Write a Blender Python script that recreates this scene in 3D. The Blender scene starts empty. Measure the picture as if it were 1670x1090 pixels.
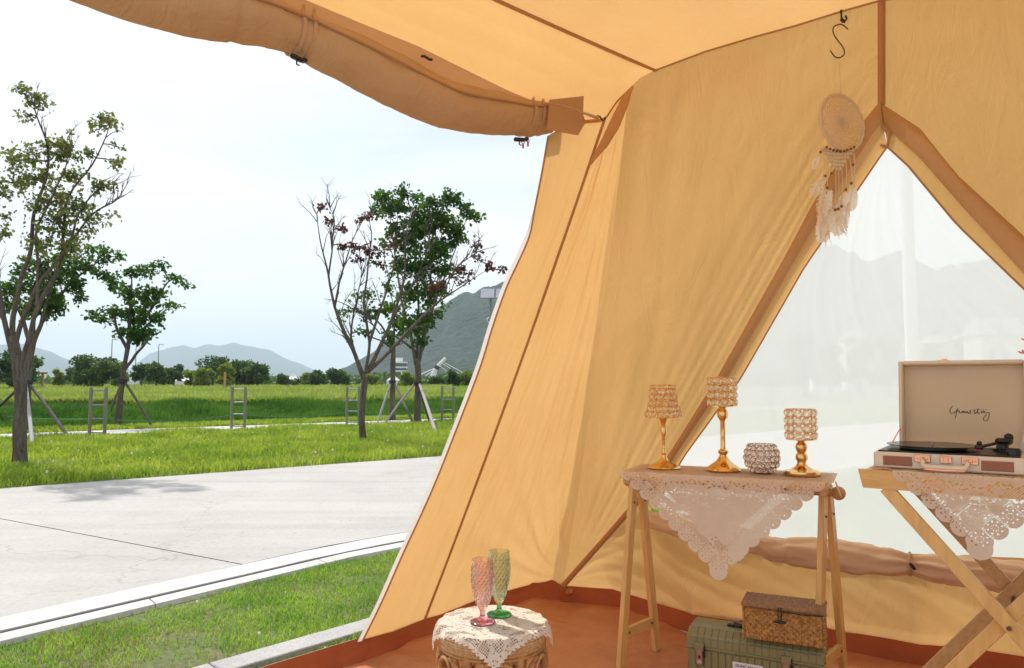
import bpy, math, random
import numpy as np
from mathutils import Vector, noise, Matrix

R = random.Random(7)
NR = np.random.RandomState(11)
SC = bpy.context.scene
COL = SC.collection

# ------------------------------------------------------------------ camera, world, sun, exposure
CAM_Z = 1.09
FPX = 1200.0                       # focal length in pixels of a 1670 px wide frame
PITCH = math.atan(80.0 / FPX)
cam_d = bpy.data.cameras.new('camera')
cam_d.lens = 36.0 * FPX / 1670.0
cam_d.sensor_width = 36.0
cam_d.clip_start = 0.02
cam_d.clip_end = 30000
cam = bpy.data.objects.new('camera', cam_d)
COL.objects.link(cam)
cam.location = (0, 0, CAM_Z)
cam.rotation_euler = (math.radians(90) + PITCH, 0, 0)
SC.camera = cam

SUN_TO = Vector((-0.68, 0.73, 0)).normalized()
SUN_EL = math.radians(53)
sun_dir = Vector((SUN_TO.x * math.cos(SUN_EL), SUN_TO.y * math.cos(SUN_EL), math.sin(SUN_EL)))

world = bpy.data.worlds.new('World')
SC.world = world
world.use_nodes = True
wn = world.node_tree
wn.nodes.clear()
w_out = wn.nodes.new('ShaderNodeOutputWorld')
w_bg = wn.nodes.new('ShaderNodeBackground')
w_sky = wn.nodes.new('ShaderNodeTexSky')
w_sky.sky_type = 'NISHITA'
w_sky.sun_disc = False
w_sky.sun_elevation = SUN_EL
w_sky.sun_rotation = math.atan2(SUN_TO.x, SUN_TO.y)
w_sky.air_density = 1.0
w_sky.dust_density = 2.0
w_tc = wn.nodes.new('ShaderNodeTexCoord')
w_map = wn.nodes.new('ShaderNodeMapping')
w_map.inputs['Scale'].default_value = (1.0, 1.0, 4.5)
w_map.inputs['Rotation'].default_value = (0.0, 0.35, 0.4)
w_n = wn.nodes.new('ShaderNodeTexNoise')
w_n.inputs['Scale'].default_value = 1.6
w_n.inputs['Detail'].default_value = 6
w_n.inputs['Roughness'].default_value = 0.52
w_n.inputs['Distortion'].default_value = 0.3
w_r = wn.nodes.new('ShaderNodeMapRange')
w_r.inputs['From Min'].default_value = 0.38
w_r.inputs['From Max'].default_value = 0.62
w_r.inputs['To Min'].default_value = 0.42
w_r.inputs['To Max'].default_value = 0.97
w_mix = wn.nodes.new('ShaderNodeMix')
w_mix.data_type = 'RGBA'
w_mix.inputs['B'].default_value = (7.5, 7.55, 7.65, 1)      # bright thin overcast cloud
wn.links.new(w_tc.outputs['Generated'], w_map.inputs['Vector'])
wn.links.new(w_map.outputs['Vector'], w_n.inputs['Vector'])
wn.links.new(w_n.outputs['Fac'], w_r.inputs['Value'])
wn.links.new(w_r.outputs['Result'], w_mix.inputs['Factor'])
wn.links.new(w_sky.outputs['Color'], w_mix.inputs['A'])
wn.links.new(w_mix.outputs['Result'], w_bg.inputs['Color'])
w_bg.inputs['Strength'].default_value = 0.10
wn.links.new(w_bg.outputs['Background'], w_out.inputs['Surface'])

sl = bpy.data.lights.new('sun', 'SUN')
sl.energy = 2.7
sl.angle = math.radians(0.9)
sl.color = (1.0, 0.95, 0.87)
sun = bpy.data.objects.new('sun', sl)
COL.objects.link(sun)
sun.rotation_euler = sun_dir.to_track_quat('Z', 'Y').to_euler()
sun.location = (-10, 8, 12)

SC.view_settings.view_transform = 'Standard'
SC.view_settings.look = 'None'
SC.view_settings.gamma = 1
SC.view_settings.exposure = 0.66
SC.view_settings.use_curve_mapping = False
SC.render.engine = 'CYCLES'
cy = SC.cycles
cy.use_denoising = True
cy.max_bounces = 10
cy.diffuse_bounces = 6
cy.glossy_bounces = 4
cy.transmission_bounces = 8
cy.transparent_max_bounces = 12
cy.volume_bounces = 1
cy.caustics_refractive = False
cy.caustics_reflective = False
cy.sample_clamp_indirect = 4

# ------------------------------------------------------------------ rays: where a line of sight meets a real surface
def ray(u, v):
    a = (u - 835.0) / FPX
    b = (545.0 - v) / FPX
    y = math.cos(PITCH) - b * math.sin(PITCH)
    z = math.sin(PITCH) + b * math.cos(PITCH)
    return Vector((a / y, 1.0, z / y))
O = Vector((0, 0, CAM_Z))
def P(u, v, Y):
    return O + ray(u, v) * Y
def G(u, v, z=0.0):
    r = ray(u, v)
    return O + r * ((z - CAM_Z) / r.z)
def PL(u, v, p0, n):
    r = ray(u, v)
    return O + r * ((p0 - O).dot(n) / r.dot(n))

# ------------------------------------------------------------------ node materials
def new_mat(name):
    m = bpy.data.materials.new(name)
    m.use_nodes = True
    nt = m.node_tree
    nt.nodes.clear()
    out = nt.nodes.new('ShaderNodeOutputMaterial')
    return m, nt, out
def noise_col(nt, c1, c2, scale, detail=4, rough=0.6, stretch=None, lo=0.3, hi=0.7, coord='Object'):
    tc = nt.nodes.new('ShaderNodeTexCoord')
    n = nt.nodes.new('ShaderNodeTexNoise')
    n.inputs['Scale'].default_value = scale
    n.inputs['Detail'].default_value = detail
    n.inputs['Roughness'].default_value = rough
    src = tc.outputs[coord]
    if stretch:
        mp = nt.nodes.new('ShaderNodeMapping')
        mp.inputs['Scale'].default_value = stretch
        nt.links.new(src, mp.inputs['Vector'])
        src = mp.outputs['Vector']
    nt.links.new(src, n.inputs['Vector'])
    r = nt.nodes.new('ShaderNodeValToRGB')
    r.color_ramp.elements[0].position = lo
    r.color_ramp.elements[1].position = hi
    r.color_ramp.elements[0].color = (*c1, 1)
    r.color_ramp.elements[1].color = (*c2, 1)
    nt.links.new(n.outputs['Fac'], r.inputs['Fac'])
    return r.outputs['Color'], n.outputs['Fac'], src
def bump(nt, height, strength, dist=0.01):
    b = nt.nodes.new('ShaderNodeBump')
    b.inputs['Strength'].default_value = strength
    b.inputs['Distance'].default_value = dist
    nt.links.new(height, b.inputs['Height'])
    return b.outputs['Normal']
def pmat(name, c1, c2=None, scale=8, rough=0.6, metal=0.0, bmp=0.0, bdist=0.005, stretch=None, trans=0.0, ior=1.45, detail=4, fine=None, coat=0.0, lo=0.3, hi=0.7):
    m, nt, out = new_mat(name)
    b = nt.nodes.new('ShaderNodeBsdfPrincipled')
    b.inputs['Roughness'].default_value = rough
    b.inputs['Metallic'].default_value = metal
    b.inputs['Transmission Weight'].default_value = trans
    b.inputs['IOR'].default_value = ior
    b.inputs['Coat Weight'].default_value = coat
    if c2 is None:
        c2 = tuple(x * 0.85 for x in c1)
    col, fac, src = noise_col(nt, c1, c2, scale, detail, stretch=stretch, lo=lo, hi=hi)
    if fine:
        n2 = nt.nodes.new('ShaderNodeTexNoise')
        n2.inputs['Scale'].default_value = fine[0]
        n2.inputs['Detail'].default_value = 3
        nt.links.new(src, n2.inputs['Vector'])
        mr = nt.nodes.new('ShaderNodeMapRange')
        mr.inputs['From Min'].default_value = 0.3
        mr.inputs['From Max'].default_value = 0.7
        mr.inputs['To Min'].default_value = 1 - fine[1]
        mr.inputs['To Max'].default_value = 1 + fine[1]
        nt.links.new(n2.outputs['Fac'], mr.inputs['Value'])
        mx = nt.nodes.new('ShaderNodeVectorMath')
        mx.operation = 'SCALE'
        nt.links.new(col, mx.inputs[0])
        nt.links.new(mr.outputs['Result'], mx.inputs['Scale'])
        col = mx.outputs[0]
        fac = n2.outputs['Fac']
    nt.links.new(col, b.inputs['Base Color'])
    if bmp:
        nt.links.new(bump(nt, fac, bmp, bdist), b.inputs['Normal'])
    nt.links.new(b.outputs['BSDF'], out.inputs['Surface'])
    return m
def fabric(name, c1, c2, trans, scale=3, weave=260, bmp=0.25, transc=None, crinkle=1.0):
    m, nt, out = new_mat(name)
    col, fac, src = noise_col(nt, c1, c2, scale, 5)
    n2 = nt.nodes.new('ShaderNodeTexNoise')
    n2.inputs['Scale'].default_value = weave
    n2.inputs['Detail'].default_value = 2
    nt.links.new(src, n2.inputs['Vector'])
    nrm = bump(nt, n2.outputs['Fac'], bmp, 0.002)
    d = nt.nodes.new('ShaderNodeBsdfDiffuse')
    t = nt.nodes.new('ShaderNodeBsdfTranslucent')
    nt.links.new(col, d.inputs['Color'])
    if transc:
        t.inputs['Color'].default_value = (*transc, 1)
    else:
        nt.links.new(col, t.inputs['Color'])
    n3 = nt.nodes.new('ShaderNodeTexNoise')
    n3.inputs['Scale'].default_value = 6
    n3.inputs['Detail'].default_value = 5
    n3.inputs['Roughness'].default_value = 0.62
    n3.inputs['Distortion'].default_value = 1.2
    mp3 = nt.nodes.new('ShaderNodeMapping')
    mp3.inputs['Scale'].default_value = (1.5, 1.5, 0.55)
    nt.links.new(src, mp3.inputs['Vector'])
    nt.links.new(mp3.outputs['Vector'], n3.inputs['Vector'])
    ab = nt.nodes.new('ShaderNodeMath'); ab.operation = 'SUBTRACT'; ab.inputs[1].default_value = 0.5
    ab2 = nt.nodes.new('ShaderNodeMath'); ab2.operation = 'ABSOLUTE'
    nt.links.new(n3.outputs['Fac'], ab.inputs[0]); nt.links.new(ab.outputs[0], ab2.inputs[0])
    bb = nt.nodes.new('ShaderNodeBump')
    bb.inputs['Strength'].default_value = 0.30 * crinkle
    bb.inputs['Distance'].default_value = 0.022
    nt.links.new(ab2.outputs[0], bb.inputs['Height'])
    nt.links.new(nrm, bb.inputs['Normal'])
    nrm = bb.outputs['Normal']
    nt.links.new(nrm, d.inputs['Normal'])
    nt.links.new(nrm, t.inputs['Normal'])
    mx = nt.nodes.new('ShaderNodeMixShader')
    mx.inputs['Fac'].default_value = trans
    nt.links.new(d.outputs[0], mx.inputs[1])
    nt.links.new(t.outputs[0], mx.inputs[2])
    nt.links.new(mx.outputs[0], out.inputs['Surface'])
    return m
def leafmat(name, c1, c2, tc, trans=0.45, scale=9, lo=0.35, hi=0.65):
    m, nt, out = new_mat(name)
    col, fac, src = noise_col(nt, c1, c2, scale, 3, lo=lo, hi=hi)
    d = nt.nodes.new('ShaderNodeBsdfPrincipled')
    d.inputs['Roughness'].default_value = 0.55
    d.inputs['Specular IOR Level'].default_value = 0.3
    t = nt.nodes.new('ShaderNodeBsdfTranslucent')
    nt.links.new(col, d.inputs['Base Color'])
    mul = nt.nodes.new('ShaderNodeMix')
    mul.data_type = 'RGBA'
    mul.blend_type = 'MULTIPLY'
    mul.inputs['Factor'].default_value = 1
    nt.links.new(col, mul.inputs['A'])
    mul.inputs['B'].default_value = (*tc, 1)
    nt.links.new(mul.outputs['Result'], t.inputs['Color'])
    mx = nt.nodes.new('ShaderNodeMixShader')
    mx.inputs['Fac'].default_value = trans
    nt.links.new(d.outputs[0], mx.inputs[1])
    nt.links.new(t.outputs[0], mx.inputs[2])
    nt.links.new(mx.outputs[0], out.inputs['Surface'])
    return m

CAN1, CAN2 = (0.745, 0.46, 0.185), (0.705, 0.42, 0.16)
M = {}
M['canvas'] = fabric('canvas', CAN1, CAN2, 0.5)
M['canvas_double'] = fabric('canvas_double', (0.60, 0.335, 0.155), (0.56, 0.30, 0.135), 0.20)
M['canvas_roll'] = fabric('canvas_roll', (0.64, 0.40, 0.215), (0.58, 0.355, 0.185), 0.10, scale=5, crinkle=2.2)
M['flap'] = fabric('flap', (0.84, 0.60, 0.40), (0.78, 0.55, 0.36), 0.15, scale=5)
M['seam'] = fabric('seam', (0.56, 0.30, 0.14), (0.5, 0.26, 0.12), 0.2)
M['hem'] = fabric('hem', (0.88, 0.86, 0.84), (0.80, 0.76, 0.72), 0.4, crinkle=0.0)
M['groundsheet'] = pmat('groundsheet', (0.56, 0.25, 0.13), (0.42, 0.16, 0.075), 1.6, rough=0.40, fine=(14, 0.10), bmp=0.45, bdist=0.012, detail=7)
M['skirt'] = fabric('skirt', (0.42, 0.12, 0.05), (0.34, 0.09, 0.035), 0.15)
M['strap'] = fabric('strap', (0.62, 0.38, 0.22), (0.56, 0.33, 0.18), 0.1, scale=30, crinkle=0.0)
M['black'] = pmat('black_plastic', (0.012, 0.011, 0.012), (0.02, 0.018, 0.018), 30, rough=0.35)
M['steel'] = pmat('dark_steel', (0.10, 0.085, 0.07), (0.16, 0.13, 0.10), 60, rough=0.35, metal=0.9)
M['bamboo'] = pmat('bamboo', (0.74, 0.45, 0.16), (0.64, 0.36, 0.11), 14, rough=0.38, stretch=(1, 1, 0.08), fine=(90, 0.10), bmp=0.1, bdist=0.001, coat=0.15)
M['bamboo_flat'] = pmat('bamboo_flat', (0.72, 0.43, 0.15), (0.62, 0.34, 0.10), 12, rough=0.38, stretch=(0.3, 0.3, 2.5), fine=(80, 0.10), bmp=0.1, bdist=0.001, coat=0.15)
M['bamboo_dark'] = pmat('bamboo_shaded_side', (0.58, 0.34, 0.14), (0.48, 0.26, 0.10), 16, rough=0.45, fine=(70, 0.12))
M['screw'] = pmat('screw', (0.12, 0.07, 0.04), (0.2, 0.13, 0.08), 60, rough=0.4, metal=0.6)
M['lace'] = fabric('lace', (0.97, 0.90, 0.79), (0.94, 0.86, 0.74), 0.62, scale=40, weave=500, bmp=0.6, crinkle=0.0)
M['crochet'] = fabric('crochet', (0.84, 0.78, 0.68), (0.76, 0.69, 0.58), 0.2, scale=60, weave=420, bmp=0.9, crinkle=0.0)
M['gold'] = pmat('gold', (0.86, 0.54, 0.22), (0.80, 0.48, 0.18), 20, rough=0.16, metal=1.0)
M['rose_wire'] = pmat('rose_wire', (0.62, 0.40, 0.34), (0.5, 0.32, 0.28), 30, rough=0.25, metal=1.0)
def glass(name, c, rough=0.02, ior=1.5):
    m, nt, out = new_mat(name)
    g = nt.nodes.new('ShaderNodeBsdfGlass')
    g.inputs['Color'].default_value = (*c, 1)
    g.inputs['Roughness'].default_value = rough
    g.inputs['IOR'].default_value = ior
    tr = nt.nodes.new('ShaderNodeBsdfTransparent')
    tr.inputs['Color'].default_value = (*c, 1)
    mx = nt.nodes.new('ShaderNodeMixShader')
    mx.inputs['Fac'].default_value = 0.25
    nt.links.new(g.outputs[0], mx.inputs[1])
    nt.links.new(tr.outputs[0], mx.inputs[2])
    nt.links.new(mx.outputs[0], out.inputs['Surface'])
    return m
M['crystal'] = glass('crystal', (1, 0.97, 0.93), 0.0, 1.55)
M['pink_glass'] = glass('pink_glass', (1.0, 0.925, 0.94), 0.03, 1.45)
M['green_glass'] = glass('green_glass', (0.90, 0.96, 0.91), 0.03, 1.45)
M['pink_foot'] = glass('pink_glass_foot', (1.0, 0.76, 0.82), 0.04, 1.45)
M['green_foot'] = glass('green_glass_foot', (0.50, 0.82, 0.58), 0.04, 1.45)
M['rattan'] = pmat('rattan', (0.52, 0.30, 0.11), (0.30, 0.14, 0.045), 25, rough=0.42, fine=(120, 0.15), bmp=0.2, bdist=0.002, coat=0.2)
M['rattan_weave'] = pmat('rattan_weave', (0.62, 0.42, 0.22), (0.42, 0.25, 0.11), 70, rough=0.5, fine=(200, 0.15), bmp=0.3, bdist=0.002)
M['seagrass'] = pmat('seagrass', (0.62, 0.33, 0.095), (0.30, 0.13, 0.03), 85, rough=0.5, fine=(300, 0.2), bmp=0.3, bdist=0.002, lo=0.35, hi=0.65)
M['seagrass_lid'] = pmat('seagrass_lid', (0.44, 0.25, 0.13), (0.24, 0.12, 0.05), 80, rough=0.6, fine=(300, 0.2), bmp=0.3, bdist=0.002)
M['olive'] = pmat('olive_plastic', (0.255, 0.225, 0.105), (0.235, 0.205, 0.09), 10, rough=0.40, fine=(240, 0.05), bmp=0.08, bdist=0.001)
M['latch'] = pmat('latch_metal', (0.50, 0.33, 0.26), (0.42, 0.27, 0.2), 40, rough=0.3, metal=0.8)
M['label'] = pmat('label_white', (0.80, 0.74, 0.72), (0.78, 0.72, 0.70), 40, rough=0.5)
M['ink'] = pmat('ink', (0.09, 0.035, 0.055), (0.10, 0.04, 0.06), 10, rough=0.5)
M['cream'] = pmat('cream_leatherette', (0.78, 0.64, 0.49), (0.76, 0.615, 0.465), 30, rough=0.5, fine=(500, 0.05), bmp=0.2, bdist=0.0008)
M['beige'] = pmat('beige_lining', (0.68, 0.515, 0.335), (0.65, 0.49, 0.315), 6, rough=0.7, fine=(600, 0.07), bmp=0.2, bdist=0.0006)
M['rose'] = pmat('rose_metal', (0.95, 0.50, 0.34), (0.85, 0.42, 0.28), 40, rough=0.28, metal=0.9)
M['grille'] = pmat('copper_grille', (0.42, 0.17, 0.10), (0.36, 0.13, 0.08), 150, rough=0.4, metal=0.4, stretch=(1, 1, 8), bmp=0.4, bdist=0.001)
M['vinyl'] = pmat('vinyl_record', (0.010, 0.009, 0.010), (0.015, 0.013, 0.013), 20, rough=0.22)
M['red'] = pmat('red_plastic', (0.5, 0.02, 0.03), (0.4, 0.02, 0.02), 20, rough=0.35)
M['feather'] = fabric('feather', (0.96, 0.93, 0.88), (0.92, 0.87, 0.80), 0.5, scale=60, weave=300, crinkle=0.0)
M['cord'] = fabric('cord', (0.85, 0.71, 0.52), (0.78, 0.63, 0.44), 0.25, scale=90, crinkle=0.0)
M['web'] = fabric('web', (0.97, 0.88, 0.70), (0.92, 0.80, 0.60), 0.5, scale=150, weave=260, bmp=1.0, crinkle=0.0)
M['bead'] = pmat('wood_bead', (0.30, 0.10, 0.03), (0.22, 0.07, 0.02), 40, rough=0.35)
M['petal'] = fabric('petal', (0.90, 0.42, 0.42), (0.88, 0.52, 0.52), 0.35, scale=80, crinkle=0.0)
M['concrete'] = pmat('road_concrete', (0.475, 0.46, 0.435), (0.395, 0.38, 0.36), 0.7, rough=0.85, fine=(45, 0.07), bmp=0.35, bdist=0.004, detail=8)
def weather(m):
    nt = m.node_tree
    b = next(n for n in nt.nodes if n.type == 'BSDF_PRINCIPLED')
    src = b.inputs['Base Color'].links[0].from_socket
    tc = nt.nodes.new('ShaderNodeTexCoord')
    def layer(rot, scale, nscale, fmin, fmax, tmin, tmax, src, detail=4):
        mp = nt.nodes.new('ShaderNodeMapping'); mp.inputs['Rotation'].default_value = (0, 0, rot); mp.inputs['Scale'].default_value = scale
        n = nt.nodes.new('ShaderNodeTexNoise'); n.inputs['Scale'].default_value = nscale; n.inputs['Detail'].default_value = detail; n.inputs['Distortion'].default_value = .4
        r = nt.nodes.new('ShaderNodeMapRange')
        for k_, v_ in (('From Min', fmin), ('From Max', fmax), ('To Min', tmin), ('To Max', tmax)): r.inputs[k_].default_value = v_
        s = nt.nodes.new('ShaderNodeVectorMath'); s.operation = 'SCALE'
        nt.links.new(tc.outputs['Object'], mp.inputs['Vector']); nt.links.new(mp.outputs['Vector'], n.inputs['Vector'])
        nt.links.new(n.outputs['Fac'], r.inputs['Value']); nt.links.new(src, s.inputs[0]); nt.links.new(r.outputs['Result'], s.inputs['Scale'])
        return s.outputs[0]
    src = layer(-0.69, (0.18, 2.6, 1), 1.0, .48, .70, 1.02, .93, src)          # tyre-worn streaks along the road
    src = layer(-0.45, (0.10, 3.5, 1), .8, .56, .70, 1.0, .95, src)
    src = layer(0, (1, 1, 1), 1.1, .60, .74, 1.0, .84, src, 8)                 # damp blotches
    src = layer(0, (1, 1, 1), 22, .68, .74, 1.0, .72, src, 2)                  # pits and grit
    v = nt.nodes.new('ShaderNodeTexVoronoi'); v.feature = 'DISTANCE_TO_EDGE'; v.inputs['Scale'].default_value = .33
    nz = nt.nodes.new('ShaderNodeTexNoise'); nz.inputs['Scale'].default_value = 2.5; nz.inputs['Detail'].default_value = 6
    ad = nt.nodes.new('ShaderNodeVectorMath'); ad.operation = 'ADD'
    sc = nt.nodes.new('ShaderNodeVectorMath'); sc.operation = 'SCALE'; sc.inputs['Scale'].default_value = .6
    nt.links.new(tc.outputs['Object'], nz.inputs['Vector']); nt.links.new(nz.outputs['Color'], sc.inputs[0]); nt.links.new(tc.outputs['Object'], ad.inputs[0]); nt.links.new(sc.outputs[0], ad.inputs[1]); nt.links.new(ad.outputs[0], v.inputs['Vector'])
    r = nt.nodes.new('ShaderNodeMapRange')
    for k_, v_ in (('From Min', .0), ('From Max', .0035), ('To Min', .80), ('To Max', 1.0)): r.inputs[k_].default_value = v_
    s = nt.nodes.new('ShaderNodeVectorMath'); s.operation = 'SCALE'
    nt.links.new(v.outputs['Distance'], r.inputs['Value']); nt.links.new(src, s.inputs[0]); nt.links.new(r.outputs['Result'], s.inputs['Scale'])
    nt.links.new(s.outputs[0], b.inputs['Base Color'])
weather(M['concrete'])
M['dry_blade'] = leafmat('dry_blade', (0.30, 0.24, 0.11), (0.38, 0.33, 0.17), (1.3, 1.2, 1.0), 0.4, scale=3.5)
M['kerb'] = pmat('kerb_concrete', (0.60, 0.59, 0.575), (0.50, 0.49, 0.475), 3, rough=0.85, fine=(60, 0.08), bmp=0.3, bdist=0.003)
M['edging'] = pmat('edging_stone', (0.45, 0.45, 0.44), (0.36, 0.36, 0.36), 6, rough=0.85, fine=(90, 0.15), bmp=0.4, bdist=0.003)
M['dark'] = pmat('dark_gap', (0.05, 0.045, 0.045), (0.03, 0.03, 0.03), 6, rough=0.9)
M['soil'] = pmat('soil_turf', (0.11, 0.17, 0.04), (0.15, 0.13, 0.07), 2.2, rough=0.95, fine=(30, 0.3), bmp=0.5, bdist=0.01, detail=7)
M['blade'] = leafmat('lawn_blade', (0.14, 0.29, 0.04), (0.28, 0.42, 0.075), (1.7, 1.6, 1.0), 0.5, scale=3.5)
M['verge_blade'] = leafmat('verge_blade', (0.15, 0.25, 0.03), (0.30, 0.38, 0.07), (1.8, 1.7, 1.0), 0.5, scale=0.9)
M['meadow_blade'] = leafmat('meadow_blade', (0.17, 0.28, 0.045), (0.32, 0.38, 0.11), (1.6, 1.5, 1.0), 0.45, scale=0.22)
M['bank_blade'] = leafmat('bank_blade', (0.04, 0.12, 0.018), (0.10, 0.20, 0.03), (1.5, 1.6, 1.0), 0.4, scale=0.8)
M['bark'] = pmat('bark', (0.19, 0.155, 0.125), (0.075, 0.058, 0.045), 9, rough=0.9, stretch=(2.2, 2.2, 0.35), fine=(40, 0.35), bmp=0.9, bdist=0.03, detail=8)
M['twig'] = pmat('twig_bark', (0.17, 0.13, 0.11), (0.11, 0.08, 0.07), 20, rough=0.85)
M['leaf_green'] = leafmat('leaf_green', (0.030, 0.085, 0.014), (0.085, 0.155, 0.022), (1.7, 2.0, 0.9), 0.40, scale=1.8)
M['leaf_olive'] = leafmat('leaf_olive', (0.11, 0.15, 0.045), (0.24, 0.24, 0.08), (1.5, 1.5, 0.9), 0.40, scale=2.2)
M['leaf_red'] = leafmat('leaf_red', (0.075, 0.035, 0.025), (0.11, 0.045, 0.03), (1.6, 1.2, 0.9), 0.40, scale=4)
M['leaf_far'] = leafmat('leaf_far', (0.055, 0.105, 0.026), (0.095, 0.15, 0.034), (1.5, 1.7, 1), 0.3, scale=0.4)
M['leaf_yellow'] = leafmat('leaf_yellow', (0.15, 0.22, 0.03), (0.22, 0.27, 0.05), (1.5, 1.5, 1), 0.35, scale=0.4)
M['post'] = pmat('post_metal', (0.26, 0.255, 0.20), (0.20, 0.19, 0.14), 10, rough=0.45, metal=0.3)
M['prop_light'] = pmat('prop_pole_light', (0.38, 0.36, 0.35), (0.28, 0.26, 0.25), 14, rough=0.8, stretch=(3, 3, 0.5))
M['prop_dark'] = pmat('prop_pole_dark', (0.13, 0.11, 0.10), (0.09, 0.07, 0.065), 14, rough=0.8)
M['white_paint'] = pmat('white_paint', (0.80, 0.80, 0.80), (0.72, 0.73, 0.74), 2, rough=0.5)
M['grey_metal'] = pmat('grey_metal', (0.34, 0.35, 0.35), (0.28, 0.29, 0.29), 5, rough=0.5, metal=0.3)
M['window_far'] = pmat('far_window', (0.06, 0.10, 0.12), (0.10, 0.16, 0.17), 1, rough=0.15)
M['far_wall'] = pmat('far_wall', (0.62, 0.60, 0.57), (0.54, 0.52, 0.5), 0.3, rough=0.8)
M['far_wall2'] = pmat('far_wall_brown', (0.34, 0.26, 0.2), (0.3, 0.22, 0.18), 0.3, rough=0.8)
M['solar'] = pmat('solar_panel', (0.30, 0.31, 0.36), (0.25, 0.26, 0.31), 3, rough=0.2, metal=0.2)
M['rope_green'] = pmat('green_rope', (0.04, 0.22, 0.09), (0.03, 0.16, 0.07), 9, rough=0.7)
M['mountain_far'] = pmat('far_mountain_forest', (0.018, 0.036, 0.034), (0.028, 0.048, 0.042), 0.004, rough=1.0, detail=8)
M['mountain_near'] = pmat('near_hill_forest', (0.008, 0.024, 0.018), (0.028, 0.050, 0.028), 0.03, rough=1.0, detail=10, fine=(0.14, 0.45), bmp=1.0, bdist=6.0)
# white window mesh: mostly white thread, a little see-through
m_, nt_, out_ = new_mat('window_mesh')
d_ = nt_.nodes.new('ShaderNodeBsdfDiffuse'); d_.inputs['Color'].default_value = (0.96, 0.965, 0.96, 1)
t_ = nt_.nodes.new('ShaderNodeBsdfTranslucent'); t_.inputs['Color'].default_value = (0.99, 0.99, 0.985, 1)
x1 = nt_.nodes.new('ShaderNodeMixShader'); x1.inputs['Fac'].default_value = 0.85
tr_ = nt_.nodes.new('ShaderNodeBsdfTransparent')
x2 = nt_.nodes.new('ShaderNodeMixShader'); x2.inputs['Fac'].default_value = 0.83
nt_.links.new(d_.outputs[0], x1.inputs[1]); nt_.links.new(t_.outputs[0], x1.inputs[2])
nt_.links.new(tr_.outputs[0], x2.inputs[1]); nt_.links.new(x1.outputs[0], x2.inputs[2])
nt_.links.new(x2.outputs[0], out_.inputs['Surface'])
M['window_mesh'] = m_

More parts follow.
